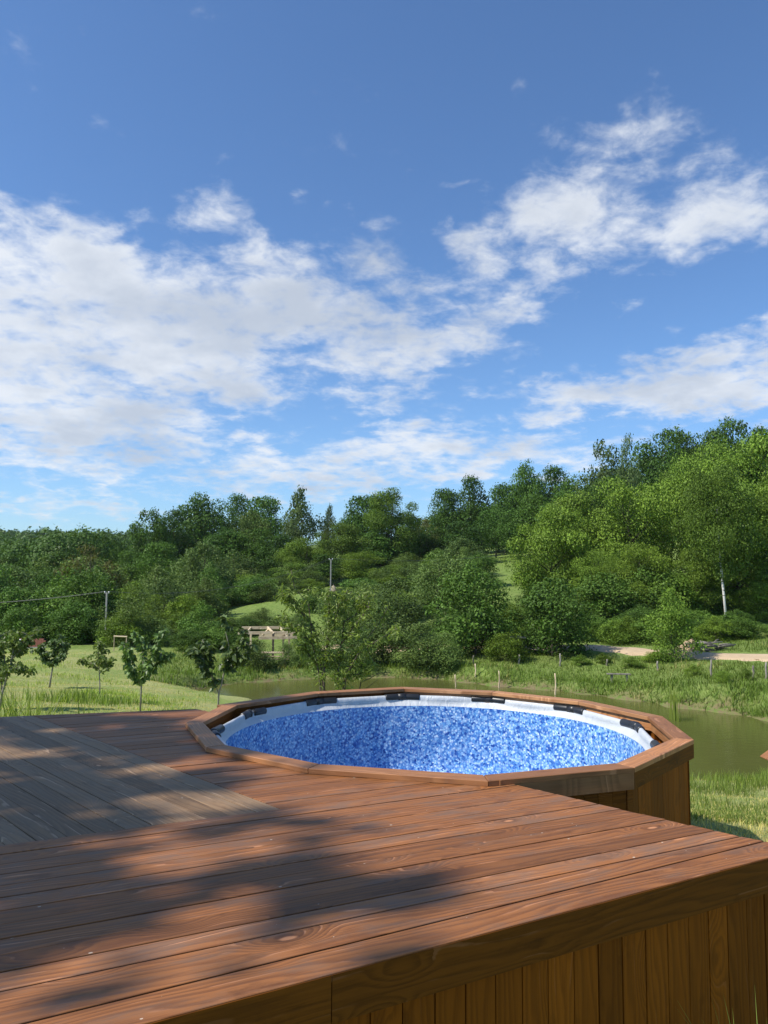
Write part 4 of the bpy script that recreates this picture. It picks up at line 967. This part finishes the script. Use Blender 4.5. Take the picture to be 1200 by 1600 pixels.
# haystack
c = at_y(521, 912, 72); e = empty('haystack', (c[0], 72, tz(c[0], 72) - .1)); tag(e, 'small grey-tan domed haystack on the slope behind the utility pole', 'haystack')
hs = MB(); rr_ = [(1.15, 0), (1.3, .7), (1.2, 1.5), (.9, 2.2), (.45, 2.7), (.12, 2.95)]; e.scale = (.4, .4, .48)
hg = random.Random(4)
for r, z in rr_:
    hs.v += [(r * (1 + hg.uniform(-.07, .07)) * math.cos(q), r * (1 + hg.uniform(-.07, .07)) * math.sin(q), z) for q in np.linspace(0, 2 * math.pi, 17)[:-1]]
for i in range(5):
    for k in range(16): hs.f.append((i * 16 + k, i * 16 + (k + 1) % 16, (i + 1) * 16 + (k + 1) % 16, (i + 1) * 16 + k))
hs.f.append(tuple(80 + k for k in range(16))); hs.build('heap', M['hay'], e, True)
MB().tube([(0, 0, 2.5), (.03, 0, 3.3)], .04, 5).build('pole', M['oldwood'], e)
# timber shelter with picnic table across the water
c = at_y(425, 1040, 46.5); Yt = 46.5; zt = tz(c[0], Yt)
e = empty('timber_shelter', (c[0], Yt, zt)); tag(e, 'unfinished pale timber shelter frame of beams and rafters across the water', 'shelter')
L3 = lambda px, py, dY=0.: tuple(at_y(px, py, Yt + dY) - np.array([c[0], Yt, zt]))
def down(p_): return (p_[0], p_[1], tz(c[0] + p_[0], Yt + p_[1]) - zt - .1)
for a, b_, dY in (((378, 981), (452, 980.5), 1.6), ((372, 989), (462, 988.5), 0.), ((405, 993), (458, 992.5), 2.4), ((404, 997), (470, 996), -.4)):
    MB().beam(L3(*a, dY), L3(*b_, dY), .12, .17).build('beam', M['pale'], e)
for a, b_ in (((418, 980), (428, 990)), ((421, 982), (410, 993)), ((438, 981), (448, 996)), ((392, 981), (384, 990))):
    MB().beam(L3(*a, 1.6), L3(*b_, -.2), .07, .12).build('rafter', M['pale'], e)
for px, dY in ((382, 0), (443, .2), (392, 1.6), (452, 1.8), (427, -.4)):
    tpp = L3(px, 990, dY); MB().beam(down(tpp), tpp, .11, .11).build('post', M['pale'] if px != 427 else M['darkbark'], e)
c2 = at_y(430, 1036, 45.2); e = empty('picnic_table', (c2[0], 45.2, tz(c2[0], 45.2)), R_(3)); tag(e, 'wooden picnic table with benches under the timber shelter', 'table')
for k in range(4): MB().box(-.85, .85, -.38 + k * .195, -.2 + k * .195, .72, .76).build('table_plank', M['pale'], e)
for s in (-1, 1):
    MB().box(-.85, .85, s * .72 - .13, s * .72 + .13, .42, .46).build('bench_plank', M['pale'], e)
    for x_ in (-.6, .6): MB().beam((x_, s * .62, -.1), (x_, s * .18, .72), .08, .06).build('leg', M['oldwood'], e)
for x_ in (-.6, .6): MB().beam((x_, -.82, .39), (x_, .82, .39), .05, .08).build('cross_bar', M['oldwood'], e)
# dark shelter opening behind the bush, goal frame, brick ruin and hives by the hedge
c = at_y(806, 1030, 46); e = empty('wooden_hut', (c[0], 46, tz(c[0], 46) - .05)); tag(e, 'small dark hut with a pale plank roof half hidden between the bushes', 'hut')
for x0_, x1_, y0_, y1_ in ((-.55, -.48, 0, 1.2), (.42, .49, 0, 1.2), (-.55, .49, 1.2, 1.27)): MB().box(x0_, x1_, y0_, y1_, 0, 1.1).build('wall', M['darkbark'], e)
MB().box(-.65, .6, -.12, 1.35, 1.1, 1.16).build('roof', M['oldwood'], e)
c = at_y(186, 1020, 47); e = empty('goal_frame', (c[0], 47, tz(c[0], 47))); tag(e, 'pale two-post goal frame at the end of the lawn', 'goal')
hgt = at_y(180, 994, 47)[2] - e.location.z
for s in (-.32, .42): MB().tube([(s, 0, -.1), (s, 0, hgt)], .028, 6).build('upright', M['pale'], e)
MB().tube([(-.36, 0, hgt), (.46, 0, hgt - .03)], .04, 6).build('crossbar', M['pale'], e)
c = at_y(44, 1016, 50); e = empty('brick_wall', (c[0], 50, tz(c[0], 50) - .05)); tag(e, 'low red brick wall behind the forked fruit tree', 'wall')
for r in range(5):
    for k in range(6):
        xo = -.6 + k * .26 + (.13 if r % 2 else 0); o = link('brick', bpy.data.meshes.get('brick') or MB().box(0, .25, 0, .12, 0, .095, .004).mesh('brick', M['brick']), e); o.location = (xo, 0, r * .105 + .15)
MB().box(-.65, 1.1, -.02, .14, -.1, .15).build('footing', M['concrete'], e)
c = at_y(27, 1020, 47); e = empty('bee_hive', (c[0], 47, tz(c[0], 47))); tag(e, 'white box hive on a dark stand in front of the brick wall', 'hive')
MB().box(-.22, .22, -.2, .2, .28, .68, .01).build('body', M['white'], e); MB().box(-.26, .26, -.24, .24, .68, .73, .01).build('lid', M['white'], e)
for s in (-.17, .17): MB().box(s - .03, s + .03, -.15, .15, -.05, .28).build('stand', M['darkbark'], e)
# log pile and spoil heap on the road
c = at_y(1110, 1020, 43.6); e = empty('log_pile', (c[0], 44.6, tz(c[0], 44.6)), R_(12)); tag(e, 'tangled pile of grey branches beside the road', 'log pile')
lg_ = random.Random(8)
for k in range(26):
    a = Vector((lg_.uniform(-1.1, .9), lg_.uniform(-.35, .35), lg_.uniform(.02, .55))); d = Vector((lg_.uniform(.5, 1.3), lg_.uniform(-.3, .3), lg_.uniform(-.25, .3)))
    b_ = a + d; b_.z = max(b_.z, .03); MB().tube([a, (a + b_) / 2 + Vector((0, 0, .03)), b_], [.05, .045, .03], 6).build('branch', M['oldwood'], e, True)
c = at_y(1086, 1020, 44.8); g_ = np.random.default_rng(2)
nn = 14; gx, gy = np.meshgrid(np.linspace(-1, 1, nn), np.linspace(-1, 1, nn)); r2 = gx ** 2 + gy ** 2
hz_ = np.clip(np.exp(-r2 * 2.2) - .11, -.08, 1) * .62 + g_.normal(size=gx.shape) * .03
ii = np.arange(nn * nn).reshape(nn, nn); FQ = np.stack([ii[:-1, :-1], ii[:-1, 1:], ii[1:, 1:], ii[1:, :-1]], -1).reshape(-1, 4)
o = link('earth_mound', np_mesh('earth_mound', np.c_[gx.ravel() * 1.1, gy.ravel() * .9, hz_.ravel()], FQ, M['dirt'], smooth=True)); o.location = (c[0], 45.3, tz(c[0], 45.3)); tag(o, 'small heap of bare tan earth at the edge of the road', 'earth mound')
# corner of a small plank roof by the near shore
c = at_y(1192, 1190, 12.5); e = empty('feeder_roof', (c[0] + .57, 12.5, tz(c[0] + .57, 12.5))); tag(e, 'small red-brown plank roof on a post at the pond side', 'feeder')
hz = c[2] - e.location.z
MB().box(-.05, .05, -.05, .05, -.2, hz + .12).build('post', M['fascia'], e)
for s, nm in ((-1, 0), (1, 0)):
    b = MB(); b.beam((0, -.4, hz + .24), (0, .4, hz + .24), .03, .03); o = MB().box(-.5, 0, -.42, .42, -.012, .012, .003).build('roof_plank', M['rim'], e)
    o.location = (0, 0, hz + .27); o.rotation_euler = (0, R_(-35), 0 if s < 0 else R_(180))
MB().beam((-.02, -.44, hz + .285), (-.02, .44, hz + .285), .06, .03).build('ridge_board', M['rim'], e)

# ------------------------------------------------------------------ thin summer haze
b = MB().box(-1500, 1500, -260, 1700, -8, 130)
m = bpy.data.materials.new('haze'); m.use_nodes = True; t = NT(m.node_tree); t.n.clear()
pv = t.new('ShaderNodeVolumePrincipled', Density=.00009, Color=(.86, .92, 1., 1), Anisotropy=.2)
t.l.new(pv.outputs[0], t.new('ShaderNodeOutputMaterial').inputs['Volume'])
tag(b.build('haze', m), 'thin pale summer haze in the valley air', 'haze', kind='stuff')
